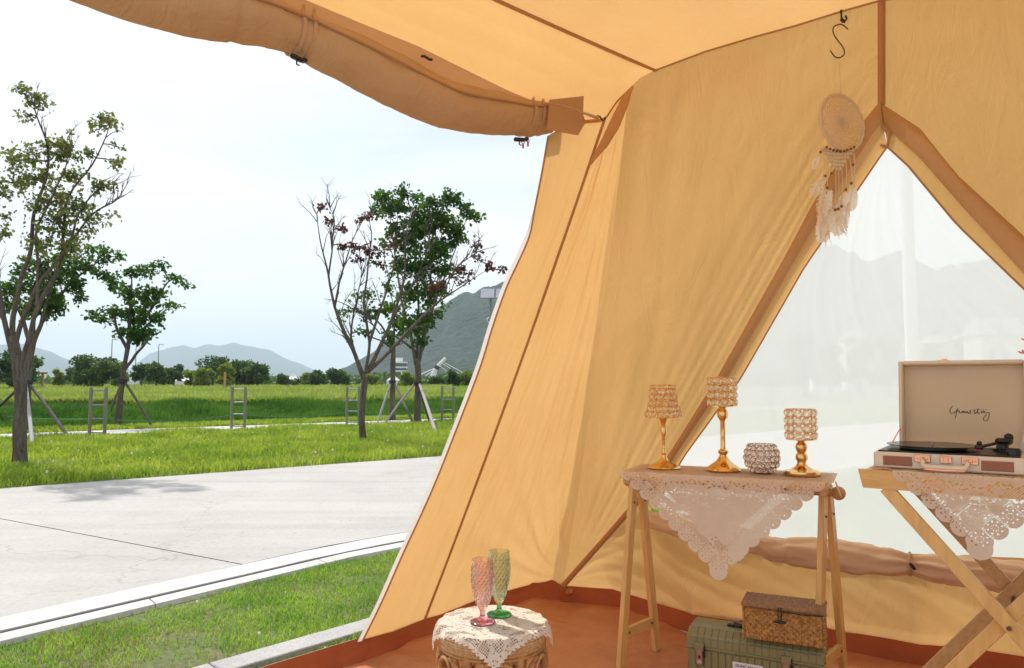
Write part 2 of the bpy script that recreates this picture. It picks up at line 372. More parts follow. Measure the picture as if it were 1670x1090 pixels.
# ------------------------------------------------------------------ object helpers
ORG = {}
def tag(o, label=None, cat=None, group=None, kind=None):
    if label: o['label'] = label
    if cat: o['category'] = cat
    if group: o['group'] = group
    if kind: o['kind'] = kind
    return o
def root(name, loc, label, cat, group=None):
    o = bpy.data.objects.new(name, None)
    o.empty_display_size = 0.1
    COL.objects.link(o)
    o.location = loc
    ORG[o] = Vector(loc)
    return tag(o, label, cat, group)
class MB:
    def __init__(self):
        self.v = []; self.f = []
    def add(self, vs, fs):
        n = len(self.v)
        self.v.extend([tuple(q) for q in vs])
        self.f.extend([tuple(i + n for i in f) for f in fs])
        return self
    def box(self, c, sx, sy, sz, M3=None, bev=0.0):
        """box centred at c, full sizes, M3 a 3x3 of axes; bev chamfers the edges"""
        c = Vector(c)
        h = Vector((sx / 2, sy / 2, sz / 2))
        b = min(bev, sx * .45, sy * .45, sz * .45)
        if b <= 0:
            vs = [Vector((x * h.x, y * h.y, z * h.z)) for x in (-1, 1) for y in (-1, 1) for z in (-1, 1)]
            fs = [(0, 1, 3, 2), (4, 6, 7, 5), (0, 4, 5, 1), (2, 3, 7, 6), (0, 2, 6, 4), (1, 5, 7, 3)]
        else:
            vs = []; idx = {}
            for x in (-1, 1):
                for y in (-1, 1):
                    for z in (-1, 1):
                        for k in range(3):
                            q = [x * (h.x - b), y * (h.y - b), z * (h.z - b)]
                            q[k] = (x, y, z)[k] * h[k]
                            idx[(x, y, z, k)] = len(vs); vs.append(Vector(q))
            I = lambda x, y, z, k: idx[(x, y, z, k)]
            fs = []
            for s in (-1, 1):
                for k in range(3):
                    a, bb = [(1, 2), (2, 0), (0, 1)][k]
                    loop = []
                    for (p, q) in ((-1, -1), (1, -1), (1, 1), (-1, 1)):
                        t = [0, 0, 0]; t[k] = s; t[a] = p; t[bb] = q
                        loop.append(I(*t, k))
                    fs.append(tuple(loop if s > 0 else loop[::-1]))
            for k in range(3):
                a, bb = [(1, 2), (2, 0), (0, 1)][k]
                for p in (-1, 1):
                    for q in (-1, 1):
                        t0 = [0, 0, 0]; t0[k] = -1; t0[a] = p; t0[bb] = q
                        t1 = list(t0); t1[k] = 1
                        fs.append((I(*t0, a), I(*t1, a), I(*t1, bb), I(*t0, bb)))
            for x in (-1, 1):
                for y in (-1, 1):
                    for z in (-1, 1):
                        fs.append((I(x, y, z, 0), I(x, y, z, 1), I(x, y, z, 2)))
        if M3 is not None:
            vs = [M3 @ q for q in vs]
        return self.add([c + q for q in vs], fs)
    def tube(self, pts, rad, n=10, cap=True, flat=1.0, ref=None):
        pts = [Vector(p) for p in pts]
        if not hasattr(rad, '__len__'):
            rad = [rad] * len(pts)
        base = len(self.v)
        prev = None
        for i, p in enumerate(pts):
            d = (pts[min(i + 1, len(pts) - 1)] - pts[max(i - 1, 0)])
            if d.length < 1e-9: d = Vector((0, 0, 1))
            d.normalize()
            if prev is None:
                a = Vector(ref) if ref else (Vector((0, 0, 1)) if abs(d.z) < 0.9 else Vector((1, 0, 0)))
                a = (a - d * a.dot(d)).normalized()
            else:
                a = (prev - d * prev.dot(d))
                a = a.normalized() if a.length > 1e-6 else prev
            prev = a
            b = d.cross(a)
            for k in range(n):
                t = 2 * math.pi * k / n
                self.v.append(tuple(p + (a * math.cos(t) + b * math.sin(t) * flat) * rad[i]))
        for i in range(len(pts) - 1):
            for k in range(n):
                self.f.append((base + i * n + k, base + i * n + (k + 1) % n, base + (i + 1) * n + (k + 1) % n, base + (i + 1) * n + k))
        if cap:
            self.f.append(tuple(base + k for k in range(n))[::-1])
            self.f.append(tuple(base + (len(pts) - 1) * n + k for k in range(n)))
        return self
    def bar(self, a, b, w, t, wdir, bev=0.0015):
        """rectangular bar from a to b; w along wdir, t across"""
        a = Vector(a); b = Vector(b)
        d = (b - a); L = d.length; d.normalize()
        wd = Vector(wdir); wd = (wd - d * wd.dot(d)).normalized()
        td = d.cross(wd)
        m3 = Matrix((wd, td, d)).transposed()
        return self.box((a + b) / 2, w, t, L, m3, bev)
    def lathe(self, prof, c, n=32, axis=None, cap=False):
        c = Vector(c)
        base = len(self.v)
        for (r, z) in prof:
            for k in range(n):
                t = 2 * math.pi * k / n
                self.v.append(tuple(c + Vector((r * math.cos(t), r * math.sin(t), z))))
        for i in range(len(prof) - 1):
            for k in range(n):
                self.f.append((base + i * n + k, base + i * n + (k + 1) % n, base + (i + 1) * n + (k + 1) % n, base + (i + 1) * n + k))
        if cap:
            self.f.append(tuple(base + k for k in range(n))[::-1])
            self.f.append(tuple(base + (len(prof) - 1) * n + k for k in range(n)))
        return self
    def torus(self, c, R_, r, ax=(0, 0, 1), n=32, m=8, wob=0.0):
        ax = Vector(ax).normalized()
        a = ax.orthogonal().normalized(); b = ax.cross(a)
        c = Vector(c)
        base = len(self.v)
        for i in range(n):
            t = 2 * math.pi * i / n
            e = a * math.cos(t) + b * math.sin(t)
            rr = r * (1 + wob * (1 if i % 2 else -1))
            for k in range(m):
                s = 2 * math.pi * k / m
                self.v.append(tuple(c + e * (R_ + rr * math.cos(s)) + ax * rr * math.sin(s)))
        for i in range(n):
            for k in range(m):
                self.f.append((base + i * m + k, base + ((i + 1) % n) * m + k, base + ((i + 1) % n) * m + (k + 1) % m, base + i * m + (k + 1) % m))
        return self
    def sphere(self, c, r, n=12, m=8, sc=(1, 1, 1)):
        c = Vector(c)
        prof = []
        base = len(self.v)
        for j in range(1, m):
            ph = math.pi * j / m
            for k in range(n):
                t = 2 * math.pi * k / n
                self.v.append(tuple(c + Vector((math.sin(ph) * math.cos(t) * sc[0], math.sin(ph) * math.sin(t) * sc[1], -math.cos(ph) * sc[2])) * r))
        for j in range(m - 2):
            for k in range(n):
                self.f.append((base + j * n + k, base + j * n + (k + 1) % n, base + (j + 1) * n + (k + 1) % n, base + (j + 1) * n + k))
        lo = len(self.v); self.v.append(tuple(c + Vector((0, 0, -r * sc[2]))))
        hi = len(self.v); self.v.append(tuple(c + Vector((0, 0, r * sc[2]))))
        for k in range(n):
            self.f.append((lo, base + (k + 1) % n, base + k))
            self.f.append((hi, base + (m - 2) * n + k, base + (m - 2) * n + (k + 1) % n))
        return self
    def build(self, name, m, parent=None, smooth=True, angle=40):
        return link_mesh(name, self.v, self.f, m, parent, smooth, angle)
def link_mesh(name, v, f, m, parent=None, smooth=True, angle=40):
    org = ORG.get(parent, Vector((0, 0, 0))) if parent else Vector((0, 0, 0))
    me = bpy.data.meshes.new(name)
    me.from_pydata([(p[0] - org.x, p[1] - org.y, p[2] - org.z) for p in v], [], f)
    me.materials.append(M[m] if isinstance(m, str) else m)
    if smooth:
        me.shade_smooth()
        if angle < 180:
            me.set_sharp_from_angle(angle=math.radians(angle))
    me.update()
    o = bpy.data.objects.new(name, me)
    COL.objects.link(o)
    if parent:
        o.parent = parent
    ORG[o] = org
    return o
def inst(name, data, loc, parent, rot=None, scale=None):
    """a child that shares mesh data (mesh is modelled round its own origin)"""
    o = bpy.data.objects.new(name, data)
    COL.objects.link(o)
    o.parent = parent
    o.location = Vector(loc) - ORG[parent]
    if rot: o.rotation_euler = rot
    if scale: o.scale = scale
    ORG[o] = Vector(loc)
    return o
def tri_cloud(name, V, F, m, parent=None, kind=None):
    """fast mesh from numpy arrays V (n,3), F (k,3)"""
    me = bpy.data.meshes.new(name)
    org = ORG.get(parent, Vector((0, 0, 0))) if parent else Vector((0, 0, 0))
    V = V - np.array(org)[None, :]
    me.vertices.add(len(V)); me.vertices.foreach_set('co', V.astype(np.float32).ravel())
    k = F.shape[1]
    me.loops.add(F.size); me.loops.foreach_set('vertex_index', F.astype(np.int32).ravel())
    me.polygons.add(len(F)); me.polygons.foreach_set('loop_start', np.arange(0, F.size, k, dtype=np.int32))
    me.polygons.foreach_set('loop_total', np.full(len(F), k, dtype=np.int32))
    me.materials.append(M[m])
    me.update(calc_edges=True)
    o = bpy.data.objects.new(name, me)
    COL.objects.link(o)
    if parent: o.parent = parent
    ORG[o] = org
    if kind: o['kind'] = kind
    return o

# ------------------------------------------------------------------ curves and patches
def poly(pts):
    pts = [Vector(p) for p in pts]
    L = [0]
    for a, b in zip(pts, pts[1:]): L.append(L[-1] + (b - a).length)
    T = L[-1]
    def f(t):
        s = max(0, min(1, t)) * T
        for i in range(len(pts) - 1):
            if s <= L[i + 1] or i == len(pts) - 2:
                k = (s - L[i]) / max(1e-9, L[i + 1] - L[i])
                return pts[i].lerp(pts[i + 1], min(1, k))
    return f
def smooth_poly(pts, n=6):
    """Catmull-Rom resample"""
    pts = [Vector(p) for p in pts]
    q = [pts[0] * 2 - pts[1]] + pts + [pts[-1] * 2 - pts[-2]]
    out = []
    for i in range(1, len(q) - 2):
        for k in range(n):
            t = k / n
            a, b, c, d = q[i - 1], q[i], q[i + 1], q[i + 2]
            out.append(0.5 * ((2 * b) + (c - a) * t + (2 * a - 5 * b + 4 * c - d) * t * t + (3 * b - a - 3 * c + d) * t ** 3))
    out.append(pts[-1])
    return out
def coons(top, bot, left, right, ns, nt, disp=None, nrm=None):
    """top/bot run left->right, left/right run top->bottom"""
    v = []; f = []
    c00, c10, c01, c11 = top(0), top(1), bot(0), bot(1)
    for j in range(nt + 1):
        t = j / nt
        for i in range(ns + 1):
            s = i / ns
            p = top(s) * (1 - t) + bot(s) * t + left(t) * (1 - s) + right(t) * s \
                - (c00 * (1 - s) * (1 - t) + c10 * s * (1 - t) + c01 * (1 - s) * t + c11 * s * t)
            if disp:
                dd_ = disp(s, t, p)
                p = p + (dd_ if isinstance(dd_, Vector) else nrm * dd_)
            v.append(p)
    for j in range(nt):
        for i in range(ns):
            a = j * (ns + 1) + i
            f.append((a, a + 1, a + ns + 2, a + ns + 1))
    return v, f
def N2(x, y, z=0.0):
    return noise.noise(Vector((x, y, z)))
def strip(a_pts, b_pts, nrm, lift=0.004, bulge=0.0, n=5):
    """ribbon between two matching polylines, lifted off the surface along nrm, optional bulge"""
    v = []; f = []
    K = len(a_pts)
    for i in range(K):
        for k in range(n + 1):
            s = k / n
            p = a_pts[i].lerp(b_pts[i], s)
            e = math.sin(math.pi * s)
            v.append(p + nrm * ((lift if 0 < k < n else lift * 0.2) + bulge * e))
    for i in range(K - 1):
        for k in range(n):
            a = i * (n + 1) + k
            f.append((a, a + 1, a + n + 2, a + n + 1))
    return v, f

# ================================================================== THE GROUND
DS = Vector((0.7690, 0.6392, 0)); DW = Vector((-0.6392, 0.7690, 0))     # along / across the road
def SW(s, w, z=0.0):
    return DS * s + DW * w + Vector((0, 0, z))
def kerb_w(s):
    k = 3.83 + 0.23 * s
    if s > 2.2:
        e = s - 2.2
        k = 3.83 + 0.23 * 2.2 + 0.20 * 1.1 * (1 - math.exp(-e / 1.1)) * 0.6
    if s < -3: k = 3.83 + 0.23 * -3 + 0.1 * (s + 3)
    return max(k, 2.2)
def far_w(s):
    return 9.25 - 0.02 * min(max(s, -8), 12)
def hgt(w):
    if w < 20.5: return 0.0
    if w > 23.6: return 0.35
    t = (w - 20.5) / 3.1
    return 0.35 * t * t * (3 - 2 * t)

ws = [-3000, -300, -30, 0, 8, 16, 20.5, 21, 21.5, 22, 22.5, 23, 23.6, 30, 60, 200, 900, 9000]
ss = [-9000, -900, -200, -60, -30, -15, 0, 15, 30, 60, 200, 900, 9000]
v = [SW(s, w, hgt(w)) for w in ws for s in ss]
f = [(j * len(ss) + i, j * len(ss) + i + 1, (j + 1) * len(ss) + i + 1, (j + 1) * len(ss) + i) for j in range(len(ws) - 1) for i in range(len(ss) - 1)]
tag(link_mesh('ground', v, f, 'soil'), kind='structure')

# the concrete road, cast in slabs with open joints
road = root('road', (0, 0, 0), None, None); road['kind'] = 'structure'
def jshift(w): return -(w - 4.47) * 0.35
joints = [1.61 + 6.0 * k for k in range(-9, 12)]
ng = 24
mbx = MB()
for k in range(len(joints) - 1):
    vv = []; ff = []
    nS, nW = 18, 8
    for i in range(nS + 1):
        for j in range(nW + 1):
            s0 = joints[k] + 0.006 + (joints[k + 1] - joints[k] - 0.012) * i / nS
            lo = kerb_w(s0) + 0.255; hi = far_w(s0)
            w = lo + (hi - lo) * j / nW
            vv.append(SW(s0 + jshift(w), w, 0.014))
    for i in range(nS):
        for j in range(nW):
            a = i * (nW + 1) + j
            ff.append((a, a + nW + 1, a + nW + 2, a + 1))
    link_mesh('slab', vv, ff, 'concrete', road)
vv = []; ff = []
for i in range(121):
    s0 = -52 + i
    vv += [SW(s0, kerb_w(s0) + 0.02, 0.004), SW(s0, far_w(s0) - 0.03, 0.004)]
for i in range(120): ff.append((2 * i, 2 * i + 2, 2 * i + 3, 2 * i + 1))
link_mesh('road_base', vv, ff, 'dark', road)
# smooth white gutter strip and the kerb stones beside it
def band(name, w0, w1, z0, z1, m, s0, s1, n, parent=None):
    vv = []; ff = []
    for i in range(n + 1):
        s = s0 + (s1 - s0) * i / n
        k = kerb_w(s)
        vv += [SW(s, k + w0, 0), SW(s, k + w0 + .006, z1), SW(s, k + w1 - .006, z1), SW(s, k + w1, 0)]
    for i in range(n):
        for q in range(3):
            a = 4 * i + q
            ff.append((a, a + 4, a + 5, a + 1))
    ff.append((0, 1, 2, 3)); ff.append((4 * n + 3, 4 * n + 2, 4 * n + 1, 4 * n))
    return link_mesh(name, vv, ff, m, parent, angle=30)
gut = band('gutter', 0.015, 0.240, 0, 0.018, 'kerb', -50, 60, 220)
tag(gut, kind='structure')
kerb = root('kerb', (0, 0, 0), None, None); kerb['kind'] = 'structure'
s = -12.0
while s < 24:
    band('kerb_stone', -0.165, -0.040, 0, 0.024, 'kerb', s + 0.003, s + 0.997, 5, kerb)
    s += 1.0
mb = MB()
mb.tube([SW(q * .25, kerb_w(q * .25) - 0.012, 0.010) for q in range(-50, 100)], 0.010, 6)  # black tube added to draw the shadow in the gap beside the kerb
tag(mb.build('cable', 'black'), 'thin black line added as the shadow gap between kerb and gutter', 'cable')
# the edging of pale stone in the lawn, beside the tent
edg = root('stone_edging', (0, 0, 0), 'grey stone edging strip set in the lawn beside the tent', 'edging')
e0 = G(340, 1092); e1 = G(600, 1017); e2 = G(442, 1092); 
ed = (e1 - e0).normalized(); en = Vector((ed.y, -ed.x, 0))
wdt = 0.125
for k in range(-4, 6):
    a = e0 + ed * (k * 0.8 + 0.003); b = e0 + ed * (k * 0.8 + 0.797)
    mb = MB(); mb.box((a + b) / 2 + en * wdt / 2 + Vector((0, 0, 0.0)), 0.794, wdt, 0.05, Matrix((ed, -en, Vector((0, 0, 1)))).transposed(), 0.004)
    mb.build('edging_stone', 'edging', edg)
# the footpath beyond the verge
vv = []; ff = []
for i in range(81):
    s = -30 + i
    w0 = 17.35 - 0.02 * s + 0.12 * N2(s * .6, 3.3); w1 = 18.95 - 0.035 * s + 0.12 * N2(s * .5, 8.3)
    vv += [SW(s, w0, 0.02), SW(s, w1, 0.02)]
for i in range(80): ff.append((2 * i, 2 * i + 2, 2 * i + 3, 2 * i + 1))
tag(link_mesh('path', vv, ff, 'kerb'), kind='structure')

# pale paving added unseen behind the camera to bounce light onto the furniture
pav = root('bounce_paving', (0, 0, 0), None, None); pav['kind'] = 'structure'
for i in range(-6, 7):
    for j in range(0, 8):
        mb = MB(); mb.box((i * 1.0, -0.25 - j * 1.0, 0.01), .994, .994, .04, None, .003); mb.build('bounce_slab', 'kerb', pav)
# ------------------------------------------------------------------ grass
def frustum(V2, amax=0.86):
    return (V2[:, 1] > 0.8) & (np.abs(V2[:, 0] / np.maximum(V2[:, 1], .1)) < amax)
def sw_np(s, w):
    return np.stack([DS.x * s + DW.x * w, DS.y * s + DW.y * w], 1)
def blades(name, base, h, wd, lean, m, label=None, cat=None):
    n = len(base)
    ang = NR.uniform(0, 2 * np.pi, n); la = NR.uniform(0, 2 * np.pi, n)
    hh = h * NR.uniform(0.55, 1.25, n); ww = wd * NR.uniform(0.7, 1.3, n)
    ln = lean * NR.uniform(0.2, 1.3, n) * hh
    dx, dy = np.cos(ang) * ww / 2, np.sin(ang) * ww / 2
    lx, ly = np.cos(la) * ln, np.sin(la) * ln
    x, y, z = base[:, 0], base[:, 1], base[:, 2]
    v0 = np.stack([x - dx, y - dy, z - .005], 1); v1 = np.stack([x + dx, y + dy, z - .005], 1)
    v2 = np.stack([x + dx * .8 + lx * .3, y + dy * .8 + ly * .3, z + hh * .58], 1)
    v3 = np.stack([x - dx * .8 + lx * .3, y - dy * .8 + ly * .3, z + hh * .58], 1)
    v4 = np.stack([x + lx, y + ly, z + hh], 1)
    V = np.stack([v0, v1, v2, v3, v4], 1).reshape(-1, 3)
    i = np.arange(n) * 5
    F = np.concatenate([np.stack([i, i + 1, i + 2], 1), np.stack([i, i + 2, i + 3], 1), np.stack([i + 3, i + 2, i + 4], 1)])
    return tag(tri_cloud(name, V, F, m, kind='stuff'), label, cat)
def clump(x, y, sc):
    """cheap smooth value noise in numpy"""
    return (np.sin(x * sc * 1.7 + 1.3 * np.sin(y * sc * 1.1)) + np.sin(y * sc * 2.1 + 1.7 * np.sin(x * sc * .9 + 2)) + np.sin((x + y) * sc * 1.3 + 4)) / 3

C_W = G(918, 956, 0.10); Z_B = G(590, 1045, 0.10)
FLD = (Z_B - C_W); FLD.z = 0; FLD.normalize()
# near lawn
n = 400000
s = NR.uniform(-3.5, 7, n); w = NR.uniform(0.6, 4.6, n)
p = sw_np(s, w)
kw = np.array([kerb_w(q) for q in np.linspace(-4, 8, 121)])
kk = np.interp(s, np.linspace(-4, 8, 121), kw)
ok = frustum(p, .84) & (w < kk - 0.16 + NR.normal(0, .02, n))
rel = p - np.array([C_W.x, C_W.y])
nx, ny = -FLD.y, FLD.x
if nx * (0 - C_W.x) + ny * (0 - C_W.y) > 0: nx, ny = -nx, -ny      # points away from the tent interior
side = rel[:, 0] * nx + rel[:, 1] * ny
ok &= side > 0.03 + NR.normal(0, .008, n)
er = p - np.array([e0.x, e0.y])
ew = er[:, 0] * en.x + er[:, 1] * en.y
ok &= ~((ew > 0.005) & (ew < wdt - 0.005))
cl = clump(p[:, 0], p[:, 1], 3.1) + 0.6 * clump(p[:, 0], p[:, 1], 9.0)
ok &= (NR.uniform(0, 1, n) < np.clip(0.82 + 0.85 * cl, 0.12, 1))
p = p[ok]
base = np.stack([p[:, 0], p[:, 1], np.zeros(len(p))], 1)
hmul = 0.75 + 0.35 * np.clip(clump(p[:, 0], p[:, 1], 5), -1, 1)
dry = (clump(p[:, 0] + 7, p[:, 1] - 3, 2.3) + NR.normal(0, .5, len(p))) > 1.15
blades('dry_grass', base[dry], 0.026, 0.0045, 1.3, 'dry_blade')
base = base[~dry]; hmul = hmul[~dry]
o_lawn = blades('lawn_grass', base, 0.034 * hmul, 0.0042, 0.9, 'blade')
# verge between road and path
n = 330000
s = NR.uniform(-14, 26, n); w = NR.uniform(9.1, 17.4, n)
p = sw_np(s, w)
fw = np.interp(s, [-14, 26], [far_w(-14), far_w(26)])
ok = frustum(p, .84) & (w > fw + NR.normal(0, .03, n)) & (w < 17.33 - .02 * s + NR.normal(0, .05, n)) & (NR.uniform(0, 1, n) < np.clip(16.0 / (p[:, 1] ** 1.0), 0, 1)) & (p[:, 0] / p[:, 1] < 0.35)
cl = clump(p[:, 0], p[:, 1], 1.4) + .5 * clump(p[:, 0], p[:, 1], 4)
ok &= (NR.uniform(0, 1, n) < np.clip(0.85 + 0.5 * cl, 0.25, 1))
p = p[ok]; cl = cl[ok]
base = np.stack([p[:, 0], p[:, 1], np.zeros(len(p))], 1)
blades('verge_grass', base, 0.105 * (1 + .45 * np.clip(cl, -1, 1)), 0.014, 0.8, 'verge_blade')
# green strip and bank beyond the path
n = 90000
s = NR.uniform(-24, 30, n); w = 18.8 + 1.9 * NR.uniform(0, 1, n)
p = sw_np(s, w); ok = frustum(p, .80) & (w > 19.0 - .035 * s) & (p[:, 0] / p[:, 1] < 0.3)
p = p[ok]
blades('path_edge_grass', np.stack([p[:, 0], p[:, 1], np.zeros(len(p))], 1), 0.10, 0.022, 0.8, 'verge_blade')
n = 130000
s = NR.uniform(-26, 30, n); w = NR.uniform(20.3, 24.2, n)
p = sw_np(s, w); ok = frustum(p, .80) & (p[:, 0] / p[:, 1] < 0.3)
p = p[ok]; w = w[ok]
zz = np.array([hgt(q) for q in w])
cl = clump(p[:, 0], p[:, 1], 1.0)
blades('bank_grass', np.stack([p[:, 0], p[:, 1], zz], 1), 0.20 * (1 + .5 * cl), 0.024, 0.6, 'bank_blade')
# meadow to the tree line
n = 220000
Y = 24 + 90 * NR.uniform(0, 1, n) ** 1.8
a = NR.uniform(-.80, .30, n)
p = np.stack([a * Y, Y], 1)
w = p[:, 0] * DW.x + p[:, 1] * DW.y
ok = (w > 23.4)
p = p[ok]; Y = Y[ok]
cl = clump(p[:, 0], p[:, 1], .35) + .5 * clump(p[:, 0], p[:, 1], 1.3)
blades('meadow_grass', np.stack([p[:, 0], p[:, 1], np.full(len(p), .35)], 1), (0.24 + .0022 * Y) * (1 + .35 * cl), 0.030 + 0.0012 * Y, 0.6, 'meadow_blade')
# rough grass seen through the window
n = 60000
Y = 3.8 + 36 * NR.uniform(0, 1, n) ** 1.5
a = NR.uniform(.18, .85, n)
p = np.stack([a * Y, Y], 1)
w = p[:, 0] * DW.x + p[:, 1] * DW.y; s = p[:, 0] * DS.x + p[:, 1] * DS.y
kk = np.array([kerb_w(q) for q in s])
ok = ((w < kk - .2) | (w > 9.3)) & ((w < 17) | (w > 19)) & (w < 60)
p = p[ok]; w = w[ok]
blades('field_grass', np.stack([p[:, 0], p[:, 1], np.array([hgt(q) for q in w])], 1), 0.12, 0.022, 0.8, 'verge_blade')
# clover flowers and fallen leaves in the lawn
mb = MB()
for k in range(60):
    q = SW(R.uniform(-1, 5), R.uniform(2.0, 4.0))
    mb.sphere(q + Vector((0, 0, .035)), R.uniform(.004, .007), 6, 4)
for k in range(160):
    q = SW(R.uniform(-9, 12), R.uniform(9.4, 16.5))
    mb.sphere(q + Vector((0, 0, .13)), R.uniform(.010, .018), 6, 4)
tag(mb.build('clover_flowers', 'hem'), kind='stuff')

# ------------------------------------------------------------------ hills
def ridge(name, prof, Yr, Yb, m, na, nr, rough, sc, kind='structure'):
    us = [q[0] for q in prof]
    u0, u1 = us[0], us[-1]
    vv = []; ff = []
    for i in range(na + 1):
        u = u0 + (u1 - u0) * i / na
        for k in range(len(prof) - 1):
            if prof[k][0] <= u <= prof[k + 1][0]:
                t = (u - prof[k][0]) / (prof[k + 1][0] - prof[k][0])
                t2 = t * t * (3 - 2 * t) * .4 + t * .6
                vv_h = prof[k][1] * (1 - t2) + prof[k + 1][1] * t2
        top = P(u, vv_h, Yr)
        for j in range(nr + 1):
            r = j / nr
            Y = Yb + (Yr * 1.25 - Yb) * r
            rr = min(1, (Y - Yb) / (Yr - Yb))
            sh = math.sin(rr * math.pi / 2) ** 1.15 if Y <= Yr else 1 - 0.9 * ((Y - Yr) / (Yr * .25)) ** 1.3
            x = top.x * Y / Yr
            fb = noise.fractal(Vector((x * sc, Y * sc, 1.7)), 0.9, 2.1, 7)
            gul = abs(noise.noise(Vector((x * sc * .8, Y * sc * .25, 5.2))))
            H = max(top.z, 0)
            z = H * sh * (1 + rough * (fb * .7 - gul * 1.2) * (1 - rr * .82)) + fb * H * .010 - 4
            if top.z < 3: z = min(z, 0.2)
            vv.append(Vector((x, Y, z)))
    for i in range(na):
        for j in range(nr):
            a = i * (nr + 1) + j
            ff.append((a, a + nr + 1, a + nr + 2, a + 1))
    return tag(link_mesh(name, vv, ff, m, angle=180), kind=kind)
ridge('mountain', [(-420, 600), (-250, 575), (-100, 566), (0, 560), (40, 555), (80, 566), (105, 578), (130, 588), (180, 613), (200, 626)], 4300, 3300, 'mountain_far', 160, 30, .5, .0016)
ridge('mountain', [(165, 626), (205, 606), (225, 590), (245, 577), (262, 573), (282, 568), (300, 563), (316, 567), (340, 560), (358, 562), (380, 556), (400, 562), (432, 569), (480, 590), (525, 606), (570, 622), (610, 626)], 5600, 4300, 'mountain_far', 200, 30, .5, .0014)
ridge('hill', [(500, 628), (530, 611), (560, 597), (600, 580), (640, 555), (680, 531), (720, 512), (745, 497), (770, 483), (800, 472), (830, 458), (900, 430), (1000, 415), (1150, 430), (1280, 441), (1330, 424), (1370, 412), (1400, 405), (1440, 412), (1480, 427), (1530, 432), (1570, 422), (1600, 428), (1640, 430), (1720, 445), (1900, 480), (2200, 540)], 1300, 620, 'mountain_near', 620, 90, .75, .006)

# ================================================================== THE TENT
HZ = 0.10
C1 = C_W.copy()
R1 = G(1670, 1072, HZ)
T1 = P(1025, 145, 3.0)
gn = (R1 - C1).cross(T1 - C1).normalized()
if gn.dot(O - C1) < 0: gn = -gn
def GP(u, v, off=0.0):
    return PL(u, v, C1 + gn * off, gn)
hx = (R1 - C1); hx.z = 0; hx.normalize()
A1 = GP(1437, 0)
C2 = C1 + hx * 3.0
T2 = T1 + hx * (2 * (A1 - T1).dot(hx))
tent = root('canvas_tent', (0.4, 2.4, 0.0), 'tan canvas cabin tent with rolled door and white mesh window', 'tent')

def wr(freq, stretch, amp, seed):
    def d(s, t):
        a = N2(s * freq + .35 * N2(t * 2, seed), t * stretch, seed)
        return amp * (1 - abs(a) * 2.2)
    return d
# --- left wall: outer strip (zip edge .. seam) and main panel (seam .. corner)
ZT = P(893, 222, 2.72)
zpx = [(893, 222), (882, 285), (870, 345), (862, 385), (845, 425), (825, 468), (803, 530), (782, 598), (747, 690), (703, 800), (655, 905), (622, 980), (590, 1045)]
YB = Z_B.y
zip_pts = []
for (u, vv_) in zpx:
    k = (vv_ - 222) / (1045 - 222)
    zip_pts.append(P(u, vv_, 2.72 + (YB - 2.72) * k))
zipc = poly(smooth_poly(zip_pts, 5))
def on_wall(u, v):                 # plane through zip bottom, corner and T1
    n = (Z_B - C1).cross(T1 - C1).normalized()
    return PL(u, v, C1, n)
seam_t = P(985, 196, 2.84)
seam_b = G(692, 1011, HZ)
seamc = lambda t: seam_t.lerp(seam_b, t) + Vector((0.67, -0.74, 0)) * (0.02 * math.sin(math.pi * t))
cornc = poly([T1, T1.lerp(C1, .5) + Vector((0.0, .03, 0)), C1])
ln = (Z_B - C1).cross(T1 - C1).normalized()
if ln.dot(O - C1) < 0: ln = -ln
f1, f2, f3 = wr(5, 1.1, .007, 2.1), wr(13, 2.2, .003, 7.7), wr(3.2, .8, .014, 12.3)
def d_strip(s, t, p):
    e = min(1, s * 6) * min(1, (1 - s) * 8) * min(1, t * 8 + .1) * min(1, (1 - t) * 10 + .05)
    return e * (f1(s * .6 + t * .2, t) * 1.1 + f2(s + t * .3, t)) * 1.2
hem_l = poly([G(*q, HZ) for q in [(590, 1045), (640, 1031), (692, 1011)]])
hem_m = poly([G(692, 1011, HZ), G(720, 1003, HZ), G(800, 972, HZ + .01), G(868, 954, HZ), G(900, 948, HZ + .015), C1])
top_l = poly([ZT, P(930, 200, 2.77), seam_t])
top_m = poly([seam_t, P(1003, 168, 2.93), T1])
vv, ff = coons(top_l, hem_l, zipc, seamc, 40, 160, d_strip, ln)
link_mesh('wall_panel', vv, ff, 'canvas', tent, angle=180)
BIS = (ln + gn).normalized()
def d_main(s, t, p):
    e = min(1, s * 8) * min(1, (1 - s) * 6) * min(1, t * 10 + .05) * min(1, (1 - t) * 8 + .05)
    base = f3(s * 1.15 + t * .45, t * 1.1) * 1.2 + f1(s * 1.7 + t * .5, t * 1.3) * 1.0 + f2(s * 2.2 + t * 1.0, t * 1.6) * .8
    # folds fanning out of the tied-down corner
    dx, dy = (1 - s) * .9 + .02, (1 - t) * 2.2 + .02
    r = math.hypot(dx, dy); an = math.atan2(dx, dy)
    fan = .016 * math.exp(-r * 2.2) * math.sin(an * 16 + 1.2 * N2(r * 3, 1.1)) + .010 * math.exp(-r * 1.1) * math.sin(an * 31 + 2)
    rnd = .34 * t * (1 - t) * max(0, 1 - (1 - s) / .9) ** 2
    return ln * (e * base * 1.25 + .6 * fan * min(1, r * 8) * min(1, (1 - t) * 8 + .1) * min(1, (1 - s) * 10)) + BIS * rnd
vv, ff = coons(top_m, hem_m, seamc, cornc, 150, 200, d_main, ln)
link_mesh('wall_panel', vv, ff, 'canvas', tent, angle=180)
